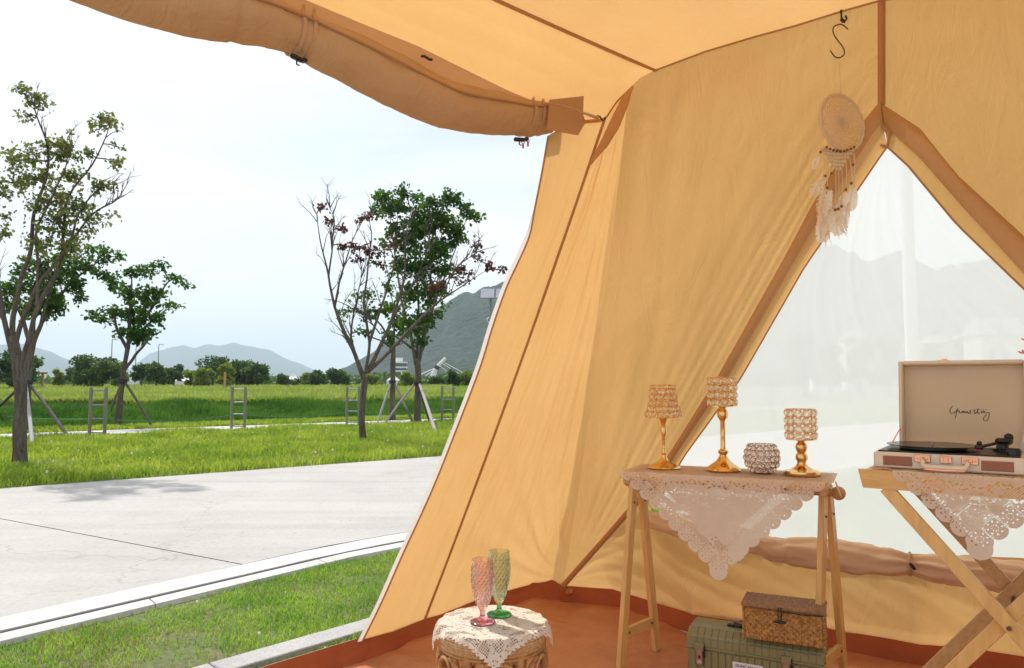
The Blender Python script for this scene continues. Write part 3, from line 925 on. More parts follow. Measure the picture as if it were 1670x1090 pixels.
# seam between them
def line_strip(name, pts, w, nrm, m, lift=.003, bulge=0.0):
    a = []; b = []
    for i, p in enumerate(pts):
        d = (pts[min(i + 1, len(pts) - 1)] - pts[max(0, i - 1)]).normalized()
        c = d.cross(nrm).normalized() * (w / 2)
        a.append(p - c); b.append(p + c)
    vv, ff = strip(a, b, nrm, lift, bulge)
    return link_mesh(name, vv, ff, m, tent, angle=180)
line_strip('seam', [seamc(k / 60) for k in range(61)], .014, ln, 'seam', .006)
# pale zip tape down the door edge
zo = []; zi = []
for k in range(81):
    t = .14 + .86 * k / 80
    p = zipc(t)
    dr = Vector((-0.74, -0.67, 0))
    zo.append(p + dr * (.020 if t > .2 else .020 * (t - .13) / .07)); zi.append(p)
vv, ff = strip(zi, zo, ln, .004, 0)
link_mesh('zip_tape', vv, ff, 'hem', tent)
mb = MB(); mb.tube([zipc(k / 80) + ln * .004 for k in range(81)], .004, 6); mb.build('door_piping', 'canvas_double', tent)

# --- gable wall with the A shaped window
diag_out = [(1437, 172), (1410, 205), (1329, 336), (1276, 433), (1171, 619), (1091, 744), (1045, 812)]
diag_mid = [(1441, 207), (1422, 232), (1346, 352), (1295, 433), (1187, 619), (1102, 744), (1058, 822)]
diag_in = [(1447, 240), (1434, 258), (1362, 364), (1312, 436), (1207, 619), (1116, 744), (1070, 826)]
rg_out = [(1439, 176), (1500, 218), (1560, 292), (1670, 396)]
rg_mid = [(1443, 207), (1500, 258), (1568, 336), (1670, 447)]
rg_in = [(1447, 240), (1480, 270), (1560, 366), (1670, 472)]
def gp(l, off=0.0): return [GP(u, v, off) for (u, v) in l]
def ext(l, tgt, k, off=0.0):
    q = gp(l, off)
    return q + [q[-1].lerp(tgt, k * .5), q[-1].lerp(tgt, k)]
W0 = GP(1437, 172)
f4, f5 = wr(3.5, 1.2, .006, 21.0), wr(11, 2.5, .002, 25.0)
def d_gl(s, t, p):
    r = math.hypot((1 - t) * 2.2, s * .5) + .02
    an = math.atan2(s * .9 + .01, (1 - t) * 1.6 + .02)
    fan = .013 * math.exp(-r * 1.5) * math.sin(an * 22) + .007 * math.exp(-r * .6) * math.sin(an * 40 + 1)
    e = min(1, s * 9) * min(1, (1 - s) * 9) * min(1, t * 12) * min(1, (1 - t) * 9)
    lft = math.exp(-s * 2.0)
    tc_ = (C1 - p).length / (C1 - T1).length
    rnd = .34 * t * (1 - t) * max(0, 1 - s / .75) ** 2
    return gn * (e * (f4(s * 1.3 - t * .5, t) * (.25 + .6 * lft) + f3(s * 1.4 + t * .3, t) * .45 * lft + f5(s, t) * (.4 + .4 * lft) + fan * .14)) + BIS * rnd
ecv = poly(gp([(1025, 145), (1045, 127), (1070, 114), (1150, 84), (1230, 60), (1300, 41), (1370, 19), (1437, 0)]))
# the diagonal leaves the corner; rows of this patch run from the eave down to the diagonal
dbot = poly([C1] + gp([(985, 886)]) + gp(diag_out)[::-1])
vv, ff = coons(ecv, dbot, cornc, poly([A1, W0]), 150, 150, d_gl, gn)
link_mesh('gable_panel', vv, ff, 'canvas', tent, angle=180)
rgo = ext(rg_out, C2, 1.0)
vv, ff = coons(poly([A1, T2]), poly([W0] + rgo[1:]), poly([A1, W0]), poly([T2, C2]), 80, 60, lambda s, t, p: f4(s, t) * .8 * min(1, s * 8) * min(1, (1 - t) * 8) * min(1, t * 8), gn)
link_mesh('gable_panel', vv, ff, 'canvas', tent, angle=180)
B2k = (rgo[3].z - 0.42) / (rgo[3].z - C2.z)
B2 = rgo[3].lerp(C2, B2k)
wb_px = [(1062, 834), (1160, 858), (1265, 878), (1480, 905), (1670, 912)]
low_top = poly([C1] + gp([(985, 886), (1045, 812)]) + gp(wb_px) + [B2, C2])
hem_g = poly([C1] + [G(*q, HZ) for q in [(940, 957), (1000, 962), (1070, 984), (1130, 1003), (1200, 1013)]] + [G(1350, 1026, HZ), G(1500, 1052, HZ), G(1580, 1058, HZ), R1, C2])
def d_low(s, t, p):
    e = min(1, s * 8) * min(1, t * 8) * min(1, (1 - t) * 7) * min(1, (1 - s) * 6)
    return e * (.012 * (1 - 2 * abs(N2(s * 9 - t * 2.2, t * .9, 4.0))) + .004 * (1 - 2 * abs(N2(s * 34 - t * 5, t * 2, 6.0))))
vv, ff = coons(low_top, hem_g, poly([C1, C1 + Vector((0, 0, 1e-4))]), poly([C2, C2 + Vector((0, 0, 1e-4))]), 170, 40, d_low, gn)
link_mesh('gable_panel', vv, ff, 'canvas', tent, angle=180)
# diagonal seam into the corner, centre seam over the window
line_strip('seam', [GP(1045, 812).lerp(C1, k / 14) for k in range(15)], .026, gn, 'seam', .008, .004)
line_strip('seam', [A1.lerp(W0, k / 10) for k in range(11)], .022, gn, 'seam', .004)
line_strip('seam', [A1.lerp(W0, k / 10) + hx * .012 for k in range(11)], .004, gn, 'canvas_double', .009)
# pole sleeve (dark, bulging) and window border (pale), both legs
def rs(pts, n=40):
    c = poly(pts); return [c(k / n) for k in range(n + 1)]
for nm, a, b, m, lift, bul in [('pole_sleeve', gp(diag_out), gp(diag_mid), 'canvas_double', .006, .016), ('window_border', gp(diag_mid), gp(diag_in), 'canvas', .004, .003),
                     ('pole_sleeve', rgo[:4] + [B2], ext(rg_mid, C2, B2k * .97), 'canvas_double', .006, .016), ('window_border', ext(rg_mid, C2, B2k * .97), ext(rg_in, C2, B2k * .95), 'canvas', .004, .003)]:
    a_, b__ = rs(a), rs(b)
    if nm == 'pole_sleeve': a_ = [p - (q - p) * .22 for p, q in zip(a_, b__)]
    vv, ff = strip(a_, b__, gn, lift, bul, 8)
    link_mesh(nm, vv, ff, m, tent, angle=60)
for l in (gp(diag_in), ext(rg_in, C2, B2k * .95)):
    mb = MB(); mb.tube([p + gn * .004 for p in rs(l)], .0035, 6); mb.build('window_piping', 'canvas_double', tent)
apx = gp([(1427, 186), (1437, 169), (1452, 186), (1456, 206), (1449, 226), (1442, 214), (1436, 210)], .008)
mb = MB(); n7 = len(apx); mb.add(apx + [q - gn * .012 for q in apx], [tuple(range(n7)), tuple(range(2 * n7 - 1, n7 - 1, -1))] + [(i, (i + 1) % n7, n7 + (i + 1) % n7, n7 + i) for i in range(n7)])
mb.build('apex_patch', 'canvas_double', tent, angle=30)
mb = MB(); mb.tube([p + gn * .003 for p in rs(gp([(1436, 236), (1447, 240), (1452, 214)]), 6)], .006, 5); mb.build('loop', 'canvas_double', tent)
# the mesh
wl = poly(gp(diag_in, -.010)); wrr = poly(ext(rg_in, C2, B2k * .95, -.010))
wbot = poly(gp([(1062, 858)], -.01) + gp([(u, v + 27) for (u, v) in wb_px[1:]], -.01) + [ext(rg_in, C2, B2k * .95, -.010)[-1]])
pk = wl(0)
def d_mesh(s, t, p):
    e = min(1, s * 8) * min(1, (1 - s) * 8) * min(1, (1 - t) * 8)
    a = (s * 5.2 + (1 - t) * 3.2)
    return e * t * (.005 * N2(a * 2.3, t * 1.2, 3.0) + .0025 * (1 - 2 * abs(N2(a * 6, t * 1.5, 9.0))))
vv, ff = coons(poly([pk, pk + Vector((0, 0, 1e-5))]), wbot, wl, wrr, 110, 70, d_mesh, gn)
link_mesh('window_mesh', vv, ff, 'window_mesh', tent, angle=180)
# rolled-down window flap
fl = [(1052, 846), (1110, 858), (1180, 872), (1240, 888), (1262, 897), (1330, 903), (1400, 912), (1450, 917), (1486, 921), (1530, 928), (1600, 936), (1700, 948)]
fr = [.028, .044, .042, .036, .042, .052, .052, .044, .026, .044, .050, .052]
pc = poly([GP(u, v, .035) for (u, v) in fl])
K = 150
pts = [pc(k / K) for k in range(K + 1)]
cum = poly([Vector((i, fr[i], 0)) for i in range(len(fr))])
rr = []
for k in range(K + 1):
    t = k / K
    # radius by nearest control point along the curve
    L = [(GP(u, v, .035) - pts[k]).length for (u, v) in fl]
    i = min(range(len(L)), key=lambda q: L[q]); j = min([q for q in (i - 1, i + 1) if 0 <= q < len(L)], key=lambda q: L[q])
    rr.append((fr[i] * L[j] + fr[j] * L[i]) / (L[i] + L[j] + 1e-9))
mb = MB(); mb.tube(pts, rr, 36, flat=0.75)
for i, q in enumerate(mb.v):
    k = i // 36
    if k > K: break
    c = pts[k]; d = Vector(q) - c
    an = (i % 36) / 36 * 2 * math.pi
    pinch = math.exp(-((pts[k] - GP(1486, 921, .035)).length * 9) ** 2)
    g = 1 + .24 * (1 - 2 * abs(N2(an * 1.5, k * .05, 2.2))) + .12 * N2(an * 4, k * .16) + pinch * .25 * math.sin(an * 7 + k * .05)
    mb.v[i] = tuple(c + d * g)
flap = mb.build('rolled_flap', 'flap', tent, angle=180)
fb_top = gp([(1262, 876), (1370, 889), (1480, 903), (1670, 910), (1800, 918)], .0); fb_bot = gp([(1250, 897), (1370, 912), (1480, 918), (1670, 926), (1800, 936)], .03)
vv, ff = strip(rs(fb_top), rs(fb_bot), gn, .006, .012)
link_mesh('flap_hem', vv, ff, 'canvas_double', tent)
mb = MB(); q = GP(1488, 924, .085); mb.box(q, .030, .012, .011, Matrix.Rotation(.9, 3, 'Y'), .003)
mb.build('buckle', 'black', tent)
mb = MB(); mb.torus(GP(1484, 920, .035), .040, .006, hx, 24, 6); mb.build('strap', 'strap', tent)

# --- roof
HD = Vector((-0.741, -0.671, 0))            # header direction (towards the camera's left)
HN = Vector((0.671, -0.741, 0))
h0 = P(900, 165, 2.72)
def HP(u, v, off=0.0): return PL(u, v, h0 - HN * off, HN)
E2 = GP(1070, 114)
S_end = E2 + HD * 2.0
h_end = HP(495, -1) + HD * 1.5
hdr = poly([T1, P(1003, 168, 2.93), seam_t, P(930, 200, 2.77), P(905, 190, 2.73), HP(872, 166), HP(830, 149), HP(755, 112), HP(680, 75), HP(588, 38), HP(495, -1), h_end])
def d_r(s, t, p):
    return (.006 * (1 - 2 * abs(N2(s * 4 + t, t * 3, 31.))) + .003 * N2(s * 14, t * 4, 33.)) * min(1, t * 7) * min(1, (1 - t) * 7) * min(1, s * 12)
rn = Vector((0, 0, -1))
def Sag(t): return E2.lerp(S_end, t) - Vector((0, 0, .012 * math.sin(math.pi * t)))
vv, ff = coons(Sag, hdr, poly([E2, GP(1045, 127), T1]), poly([S_end, h_end]), 110, 40, d_r, rn)
link_mesh('roof_panel', vv, ff, 'canvas', tent, angle=180)
ecv2 = poly(gp([(1070, 114), (1150, 84), (1230, 60), (1300, 41), (1370, 19), (1437, 0)]) + [T2])
RE = T2 + HD * 1.3 
vv, ff = coons(ecv2, poly([S_end, RE]), lambda t: Sag(t), poly([T2, RE]), 120, 70, d_r, rn)
link_mesh('roof_panel', vv, ff, 'canvas', tent, angle=180)
mb = MB(); mb.tube([hdr(k / 60) for k in range(0, 9)], .006, 8); mb.build('eave_piping', 'canvas', tent)
line_strip('seam', [Sag(k / 60) + rn * .004 for k in range(61)], .020, rn, 'seam', .004)
mb = MB(); mb.tube([ecv2(k / 80) + gn * .003 + Vector((0, 0, -.002)) for k in range(81)], .004, 6); mb.build('eave_piping', 'canvas_double', tent)
# right wall, outside the frame, closes the far side of the tent
C3 = C2 + HD * 1.3; T3 = RE
vv, ff = coons(poly([T2, RE]), poly([C2, C3]), poly([T2, C2]), poly([RE, C3]), 30, 20, lambda s, t, p: .01 * N2(s * 6, t * 2), gn)
link_mesh('wall_panel', vv, ff, 'canvas', tent, angle=180)
# door header valance and the rolled-up door
vhc = poly([HP(905, 172), HP(872, 166), HP(830, 149), HP(755, 112), HP(680, 75), HP(588, 38), HP(495, -1), h_end])
va = []; vb = []
for k in range(61):
    t = k / 60
    p = vhc(t); va.append(p); vb.append(p - Vector((0, 0, .06 + .07 * min(1, t / .25))) - HN * .02)
vv, ff = strip(va, vb, HN, .004, 0, 8)
link_mesh('door_valance', vv, ff, 'canvas_double', tent)
rc = [(897, 192, .058), (880, 190, .072), (850, 190, .068), (800, 184, .078), (740, 174, .078), (700, 160, .081), (640, 131, .081), (580, 101, .078), (530, 77, .072), (487, 54, .062), (440, 38, .068), (400, 26, .076), (300, 2, .086), (200, -30, .088), (100, -70, .09), (0, -115, .09)]
rp = [HP(u, v, .055) for (u, v, r_) in rc]
rp[-1] = rp[-2] + HD * .3
def rad_at(p):
    L = [(q - p).length for q in rp]
    i = min(range(len(L)), key=lambda q: L[q]); j = min([q for q in (i - 1, i + 1) if 0 <= q < len(L)], key=lambda q: L[q])
    return (rc[i][2] * L[j] + rc[j][2] * L[i]) / (L[i] + L[j] + 1e-9)
pc = poly(smooth_poly(rp, 5))
K = 240; NS = 56
pts = [pc(k / K) for k in range(K + 1)]
mb = MB(); mb.tube(pts, [rad_at(p) for p in pts], NS)
for i in range(len(mb.v)):
    k = i // NS
    if k > K: break
    c = pts[k]; d = Vector(mb.v[i]) - c
    an = (i % NS) / NS * 2 * math.pi
    g = 1 + .045 * N2(math.cos(an) * 1.2, math.sin(an) * 1.2, k * .045) + .05 * (1 - 2.4 * abs(N2(math.cos(an) * 2, math.sin(an) * 2 + k * .02, k * .06 + 9)))
    # spiral lip where the cloth laps over itself
    lip = (an - .9) % (2 * math.pi)
    g *= .96 + .08 * (lip / (2 * math.pi))
    mb.v[i] = tuple(c + d * g)
door = mb.build('rolled_door', 'canvas_roll', tent, angle=60)
mb = MB()
mb.tube([pts[k] + Vector((0, 0, .02)) + HN * (rad_at(pts[k]) * 1.0 + .004) for k in range(4, K - 4)], .004, 6)
mb.build('door_zip', 'seam', door)
def ring_strap(u, v, r, w=.011, sc=1.12):
    c = HP(u, v, .055)
    m = MB()
    P_ = []
    for k in range(40):
        t = 2 * math.pi * k / 39
        P_.append(c + HN * math.cos(t) * r * sc + Vector((0, 0, math.sin(t) * r * sc)))
    a = [p - HD * w / 2 for p in P_]; b = [p + HD * w / 2 for p in P_]
    vs = []; fs = []
    for i in range(40):
        o_ = (P_[i] - c).normalized() * .003
        vs += [a[i] + o_, b[i] + o_, b[i] - o_, a[i] - o_]
    for i in range(39):
        for q in range(4): fs.append((4 * i + q, 4 * i + (q + 1) % 4, 4 * i + 4 + (q + 1) % 4, 4 * i + 4 + q))
    m.add(vs, fs)
    # tail running up to the roof edge
    top = c + HN * r * sc
    return m, c, top
for (u, v, r) in [(480, 53, .060), (497, 58, .061), (852, 189, .066), (866, 190, .067)]:
    m, c, top = ring_strap(u, v, r)
    up = c + Vector((0, 0, .095)) + HN * .03
    m.bar(c + HN * r * .95 + Vector((0, 0, .03)), up, .011, .004, HD, 0)
    m.build('strap', 'strap', tent)
for (u, v, r_) in [(484, 95, .30), (847, 228, -.5)]:
    c = HP(u, v, .03)
    mb = MB()
    m3 = Matrix.Rotation(.72 + r_, 3, 'Z')
    mb.box(c, .042, .016, .014, m3, .004).box(c + m3 @ Vector((.026, 0, .003)), .016, .022, .012, m3, .003)
    mb.tube([c, c + Vector((.0, 0, -.018)), c + Vector((.008, 0, -.022))], .0025, 6)
    mb.build('buckle', 'black', tent)
for (u, v) in [(853, 229), (861, 226)]:
    c = HP(u, v, .02)
    mb = MB(); mb.torus(c + Vector((0, 0, -.008)), .005, .0015, (0, 1, 0), 12, 5); mb.tube([c + Vector((0, 0, -.013)), c + Vector((0, 0, -.030))], .0035, 6)
    mb.build('zip_pull', 'red', tent)
mb = MB()
c = HP(688, 92, -.012)
mb.tube([c + HN * .0, c + HN * .015 + Vector((0, 0, -.005)), c + HN * .022 + Vector((.012, 0, -.018)), c + HN * .015 + Vector((.024, 0, -.016))], .0045, 8)
mb.build('hook', 'black', tent)
# reinforcing patch and guy cord with its hook at the door corner
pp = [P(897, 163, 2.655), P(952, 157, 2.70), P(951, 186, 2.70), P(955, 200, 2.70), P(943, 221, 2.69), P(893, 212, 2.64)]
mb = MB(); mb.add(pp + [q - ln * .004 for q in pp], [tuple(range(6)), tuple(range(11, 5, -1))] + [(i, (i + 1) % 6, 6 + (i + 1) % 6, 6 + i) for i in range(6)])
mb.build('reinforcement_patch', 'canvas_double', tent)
mb = MB(); mb.tube([P(897, 168, 2.60), P(930, 176, 2.64), P(950, 184, 2.66), P(976, 193, 2.69)], [.002, .004, .0045, .007], 8); mb.build('cord', 'strap', tent)
mb = MB(); c = P(979, 191, 2.69)
mb.tube([c + Vector((-.012, 0, .004)), c + Vector((-.002, 0, .002)), c + Vector((.004, 0, -.008)), c + Vector((.010, 0, -.014)), c + Vector((.018, 0, -.008)), c + Vector((.018, 0, .0))], .0032, 8)
mb.build('hook', 'black', tent)
# dark turned-in hem beside the corner
pa = [P(1029, 141, 2.93), P(1016, 155, 2.90), P(998, 190, 2.85), P(982, 225, 2.80), P(960, 268, 2.77)]
pb = [P(1031, 141, 2.93), P(1024, 172, 2.90), P(1010, 208, 2.86), P(990, 240, 2.81), P(961, 269, 2.77)]
vv, ff = strip(rs(pa, 24), rs(pb, 24), ln, .004, .010, 8)
link_mesh('folded_hem', vv, ff, 'canvas_double', tent)

# --- groundsheet and its upturned skirt
hl_ = Vector((ln.x, ln.y, 0)).normalized(); hg_ = Vector((gn.x, gn.y, 0)).normalized()
FC = Vector((C1.x, C1.y, .03)) - hl_ * .14 - hg_ * .14
FL = Vector((C1.x, C1.y, .03)) + FLD * 2.9
FR = Vector((C2.x, C2.y, .03)) - hg_ * .14
FB = FL + (FR - FC)
def d_f(s, t, p):
    e = max(math.exp(-t * 9), math.exp(-s * 9))
    cr = sum(.0045 * math.exp(-(((s - q) * 3.2 + .02 * N2(t * 5, q * 9)) / .022) ** 2) for q in (.2, .42, .64, .86)) + sum(.0045 * math.exp(-(((t - q) * 3 + .02 * N2(s * 5, q * 9)) / .022) ** 2) for q in (.17, .39, .61))
    return cr + .003 * N2(s * 9, t * 9, 3.) + .002 * N2(s * 20, t * 20, 1.) + e * .020 * max(0, N2(s * 22 + 2, t * 22, 5.)) + .012 * e * (1 - 2 * abs(N2(s * 9, t * 9, 8.)))
vv, ff = coons(poly([FC, FR]), poly([FL, FB]), poly([FC, Vector((Z_B.x, Z_B.y, .03)) - FLD * .25 - hl_ * .05, FL]), poly([FR, FB]), 150, 150, lambda s, t, p: d_f(s, t, p) * min(1, s * 60) * min(1, t * 60), Vector((0, 0, 1)))
link_mesh('groundsheet', vv, ff, 'groundsheet', tent, angle=180)
def skirt(topf, a, b, nn):
    out = []; K2 = 120
    A_ = [topf(k / K2) for k in range(K2 + 1)]
    vs = []; fs = []
    J = 6
    for k in range(K2 + 1):
        p = A_[k]
        q = p + nn * (.03 + .012 * N2(k * .3, 2.)); q.z = .031
        for j in range(J + 1):
            t = j / J
            x = p.lerp(q, t) + nn * (.020 * math.sin(math.pi * t) * N2(k * .17, t * 1.5, 4.) ) + Vector((0, 0, .004 * math.sin(math.pi * t)))
            if j == 0: x = x + Vector((0, 0, .012)) - nn * .004
            vs.append(x)
    for k in range(K2):
        for j in range(J):
            i = k * (J + 1) + j
            fs.append((i, i + 1, i + J + 2, i + J + 1))
    return link_mesh('skirt', vs, fs, 'skirt', tent, angle=180)
hn_l = Vector((ln.x, ln.y, 0)).normalized(); hn_g = Vector((gn.x, gn.y, 0)).normalized()
skirt(poly([hem_m(1 - k / 20) for k in range(21)] + [hem_l(1 - k / 10) for k in range(1, 11)] + [Z_B + FLD * 1.0 + Vector((0, 0, -.03)), Z_B + FLD * 2.4 + Vector((0, 0, -.03))]), 0, 1, hn_l)
skirt(hem_g, 0, 1, hn_g)
# white zip rail left on the door sill
mb = MB()
for o_ in (.0, .014):
    mb.tube([Z_B + FLD * (k * .1) + Vector((0, 0, -.005 - .03 * min(1, k * .1))) - hn_l * (o_ + .022) for k in range(0, 25)], .005, 6)
mb.build('door_sill_zip', 'hem', tent)
# drawn-up corner of the groundsheet with its web loop
mb = MB()
c = G(912, 965, .06)
mb.tube([G(903, 950, .10) + hn_l * .02, c + hn_l * .04, G(935, 962, .10) + hn_g * .02], [.012, .022, .012], 10, flat=.5)
mb.build('corner_loop', 'seam', tent)

# ================================================================== TREES
def unit():
    while True:
        q = Vector((R.uniform(-1, 1), R.uniform(-1, 1), R.uniform(-1, 1)))
        if 0.05 < q.length < 1: return q.normalized()
def leaf_cloud(cents, leaf, droop=.5):
    """cents: list of points; one folded leaf (4 verts, 2 tris) at each"""
    V = []; F = []
    for c in cents:
        L = leaf * R.uniform(.6, 1.25)
        d = unit(); d.z -= droop; d.normalize()
        s = d.cross(unit())
        if s.length < .1: s = d.orthogonal()
        s.normalize()
        nn = d.cross(s)
        i = len(V)
        V += [c, c + d * L * .55 + s * L * .36 + nn * L * .10, c + d * L, c + d * L * .5 - s * L * .36 + nn * L * .10]
        F += [(i, i + 1, i + 2), (i, i + 2, i + 3)]
    return V, F
def tree(name, base, Y, trunk, limbs, clusters, leaf, mats, label, depth=.10, dens=1.0, group=None, twigs=0, cat='tree', sub=.33):
    """trunk / limbs: pixel outlines with radii in px turned into metres at distance Y; clusters: (u, v, r px, weight)"""
    k = Y / FPX
    b = G(base[0], base[1], 0.0 if Y < 23 else .35)
    rt = root(name, b, label, cat, group)
    mb = MB()
    allp = []
    def jag(q, rr, amp=.10):
        q = smooth_poly(q, 4)
        L = len(q)
        rad = [rr[0] * (1 - i / (L - 1)) + rr[1] * i / (L - 1) for i in range(L)]
        q = [p + Vector((N2(p.x * 3, p.z * 3, 1), N2(p.x * 3, p.z * 3, 5), 0)) * amp * k * 20 * min(1, i / 4) for i, p in enumerate(q)]
        return q, rad
    tp = [P(u, v, Y) for (u, v, r) in trunk]
    tr = [r * k for (u, v, r) in trunk]
    sp = smooth_poly(tp, 5)
    rad = []
    for i in range(len(sp)):
        t = i / (len(sp) - 1) * (len(tr) - 1); j = min(int(t), len(tr) - 2)
        rad.append(tr[j] + (tr[j + 1] - tr[j]) * (t - j))
    sp[0].z = b.z - .05
    rad[0] *= 1.25; rad[1] *= 1.08
    o0 = len(mb.v)
    mb.tube(sp, rad, 14)
    for i in range(o0, len(mb.v)):
        q = Vector(mb.v[i]); kk_ = min((i - o0) // 14, len(sp) - 1); c = sp[kk_]
        mb.v[i] = tuple(c + (q - c) * (1 + .22 * N2(q.x * 9, q.y * 9, q.z * 2.2)))
    ends = []
    for (pts, r0, r1) in limbs:
        dz = R.uniform(-1, 1) * depth * Y * .5
        q = []
        for i, (u, v) in enumerate(pts):
            q.append(P(u, v, Y + dz * (i / (len(pts) - 1)) ** 1.2))
        q, rad = jag(q, (r0 * k, r1 * k))
        mb.tube(q, rad, 7)
        allp += [(p, rad[i]) for i, p in enumerate(q) if i > 2]
        # fine side twigs
        for t in range(twigs):
            i = R.randrange(len(q) // 4, len(q))
            a = q[i]; d = (q[min(i + 1, len(q) - 1)] - q[i - 1]).normalized()
            dd = (d + unit() * .75 + Vector((0, 0, .25))).normalized()
            L = R.uniform(18, 55) * k
            b1 = a + dd * L * .5 + unit() * L * .08; b2 = b1 + (dd + unit() * .35).normalized() * L * .5
            mb.tube([a, b1, b2], [max(.9 * k, rad[i] * .35), .6 * k, .25 * k], 4, cap=False)
            for _ in range(2):
                a2 = b1.lerp(b2, R.random()); d2 = (dd + unit() * .8).normalized()
                mb.tube([a2, a2 + d2 * L * .35], [.45 * k, .2 * k], 3, cap=False)
    for pnt in sp[len(sp) // 2:]: allp.append((pnt, .02))
    mb.build('trunk', 'bark', rt, angle=80)
    cl = {}
    tw = MB()
    for c in clusters:
        u, v, r = c[:3]; mk = mats[c[3]] if len(c) > 3 else mats[0]
        cen = P(u, v, Y)
        # depth follows the nearest limb
        best = min(allp, key=lambda q: (q[0] - cen).length)
        dzc = (best[0].y - cen.y) * .8 + R.uniform(-1, 1) * r * k * .7
        cen = P(u, v, Y + dzc)
        best = min(allp, key=lambda q: (q[0] - cen).length)
        mid = best[0].lerp(cen, .55) + Vector((0, 0, .2 * r * k))
        tw.tube([best[0], mid, cen], [min(best[1], 1.6 * k), 1.1 * k, .7 * k], 5, cap=False)
        nsub = max(3, int(r * r / 20 * dens))
        for q in range(nsub):
            sc = cen + Vector((R.gauss(0, .5), R.gauss(0, .5), R.gauss(0, .42))) * r * k
            if r > 8: tw.tube([cen.lerp(mid, R.random() * .6), sc], [.5 * k, .25 * k], 3, cap=False)
            for _ in range(R.randint(10, 17)):
                cl.setdefault(mk, []).append(sc + Vector((R.gauss(0, 1), R.gauss(0, 1), R.gauss(0, .7))) * max(r * k * sub * .55, leaf * .6))
    tw.build('twigs', 'twig', rt, angle=180)['kind'] = 'stuff'
    for mk, cents in cl.items():
        V, F = leaf_cloud(cents, leaf)
        o = tri_cloud('crown', np.array([tuple(q) for q in V]), np.array(F), mk, rt)
        o['kind'] = 'stuff'
    return rt

tree('maple_tree', (32, 756), 10.0, [(32, 758, 10.5), (32, 700, 9.5), (33, 640, 9.2), (28, 590, 9), (22, 548, 7)],
     [([(26, 590), (12, 545), (2, 490), (-8, 430), (-22, 360), (-28, 300)], 5, 1),
      ([(20, 560), (22, 515), (34, 460), (52, 400), (55, 350), (75, 290), (78, 240), (60, 190), (50, 155)], 4.6, .6),
      ([(24, 565), (36, 525), (60, 470), (82, 440), (112, 400), (128, 350), (160, 310), (196, 292)], 4.2, .5),
      ([(32, 600), (50, 545), (60, 505), (78, 470), (100, 430), (104, 370), (112, 320), (150, 270), (172, 225), (180, 200)], 4.2, .5),
      ([(60, 500), (62, 440), (60, 380), (85, 320), (108, 270), (110, 225)], 2.8, .5),
      ([(6, 520), (-20, 470), (-45, 420), (-60, 340)], 4, .8),
      ([(112, 400), (150, 350), (190, 325), (212, 293)], 2, .4)],
     [(55, 160, 20), (42, 145, 9), (72, 170, 12), (50, 190, 12), (25, 262, 22), (58, 252, 22), (90, 235, 16), (112, 238, 20), (100, 256, 20), (165, 190, 15), (182, 198, 16), (155, 205, 10),
      (60, 292, 28), (92, 325, 28), (32, 300, 16), (92, 365, 30), (125, 335, 22), (160, 300, 13), (186, 266, 16), (172, 305, 16), (142, 350, 22), (62, 330, 20), (6, 316, 9), (10, 352, 11),
      (6, 385, 9), (118, 395, 20), (76, 405, 24), (118, 290, 20), (140, 250, 14), (190, 240, 10), (-30, 300, 40), (-40, 370, 30), (-60, 330, 30), (150, 380, 12), (110, 420, 14)],
     .062, ['leaf_olive'], 'tall sparse olive-leaved tree with thick furrowed trunk at the roadside', dens=.55, twigs=11, sub=.42)
tree('maple_tree', (45, 703), 16.5, [(44, 706, 6), (44, 650, 6), (46, 600, 6), (52, 560, 5.5)],
     [([(50, 570), (40, 530), (25, 490), (15, 460)], 4, 1), ([(52, 565), (66, 530), (78, 490), (90, 450)], 4.5, 1), ([(66, 530), (100, 480), (130, 450), (170, 420)], 3, .8), ([(54, 560), (55, 510), (60, 460), (66, 430)], 4, 1)],
     [(60, 470, 26), (90, 450, 22), (80, 492, 26), (112, 405, 16), (48, 502, 20), (20, 470, 18), (100, 425, 16), (150, 408, 10), (172, 412, 12), (192, 420, 9), (138, 436, 16), (165, 448, 12), (130, 466, 14), (138, 490, 8),
      (182, 462, 12), (118, 440, 12), (8, 500, 16), (66, 430, 18), (40, 440, 16), (100, 500, 10), (160, 425, 10)],
     .10, ['leaf_green'], 'dense dark green tree behind the tall sparse roadside tree', dens=1.15)
tree('maple_tree', (193, 697), 18.2, [(192, 698, 5), (196, 650, 4.4), (201, 610, 3.9), (209, 565, 3.4)],
     [([(203, 602), (222, 580), (237, 560), (245, 545)], 2.8, 1.2), ([(208, 570), (192, 540), (182, 505), (160, 512)], 3, .8), ([(209, 566), (212, 520), (214, 475), (215, 445)], 3.2, .8),
      ([(210, 560), (232, 525), (256, 490), (272, 462), (292, 452)], 3, .7), ([(209, 560), (240, 530), (280, 500)], 2, .6)],
     [(215, 448, 12), (238, 440, 13), (262, 436, 8), (208, 478, 16), (234, 482, 18), (258, 478, 14), (288, 458, 11), (302, 467, 6), (182, 508, 13), (152, 513, 9), (212, 510, 20), (240, 514, 18), (258, 520, 11),
      (222, 540, 18), (246, 545, 12), (200, 540, 12), (276, 500, 10), (196, 470, 8), (168, 520, 8), (225, 555, 10)],
     .115, ['leaf_green'], 'small dark green tree beside the footpath, propped by two slim poles', dens=1.1)
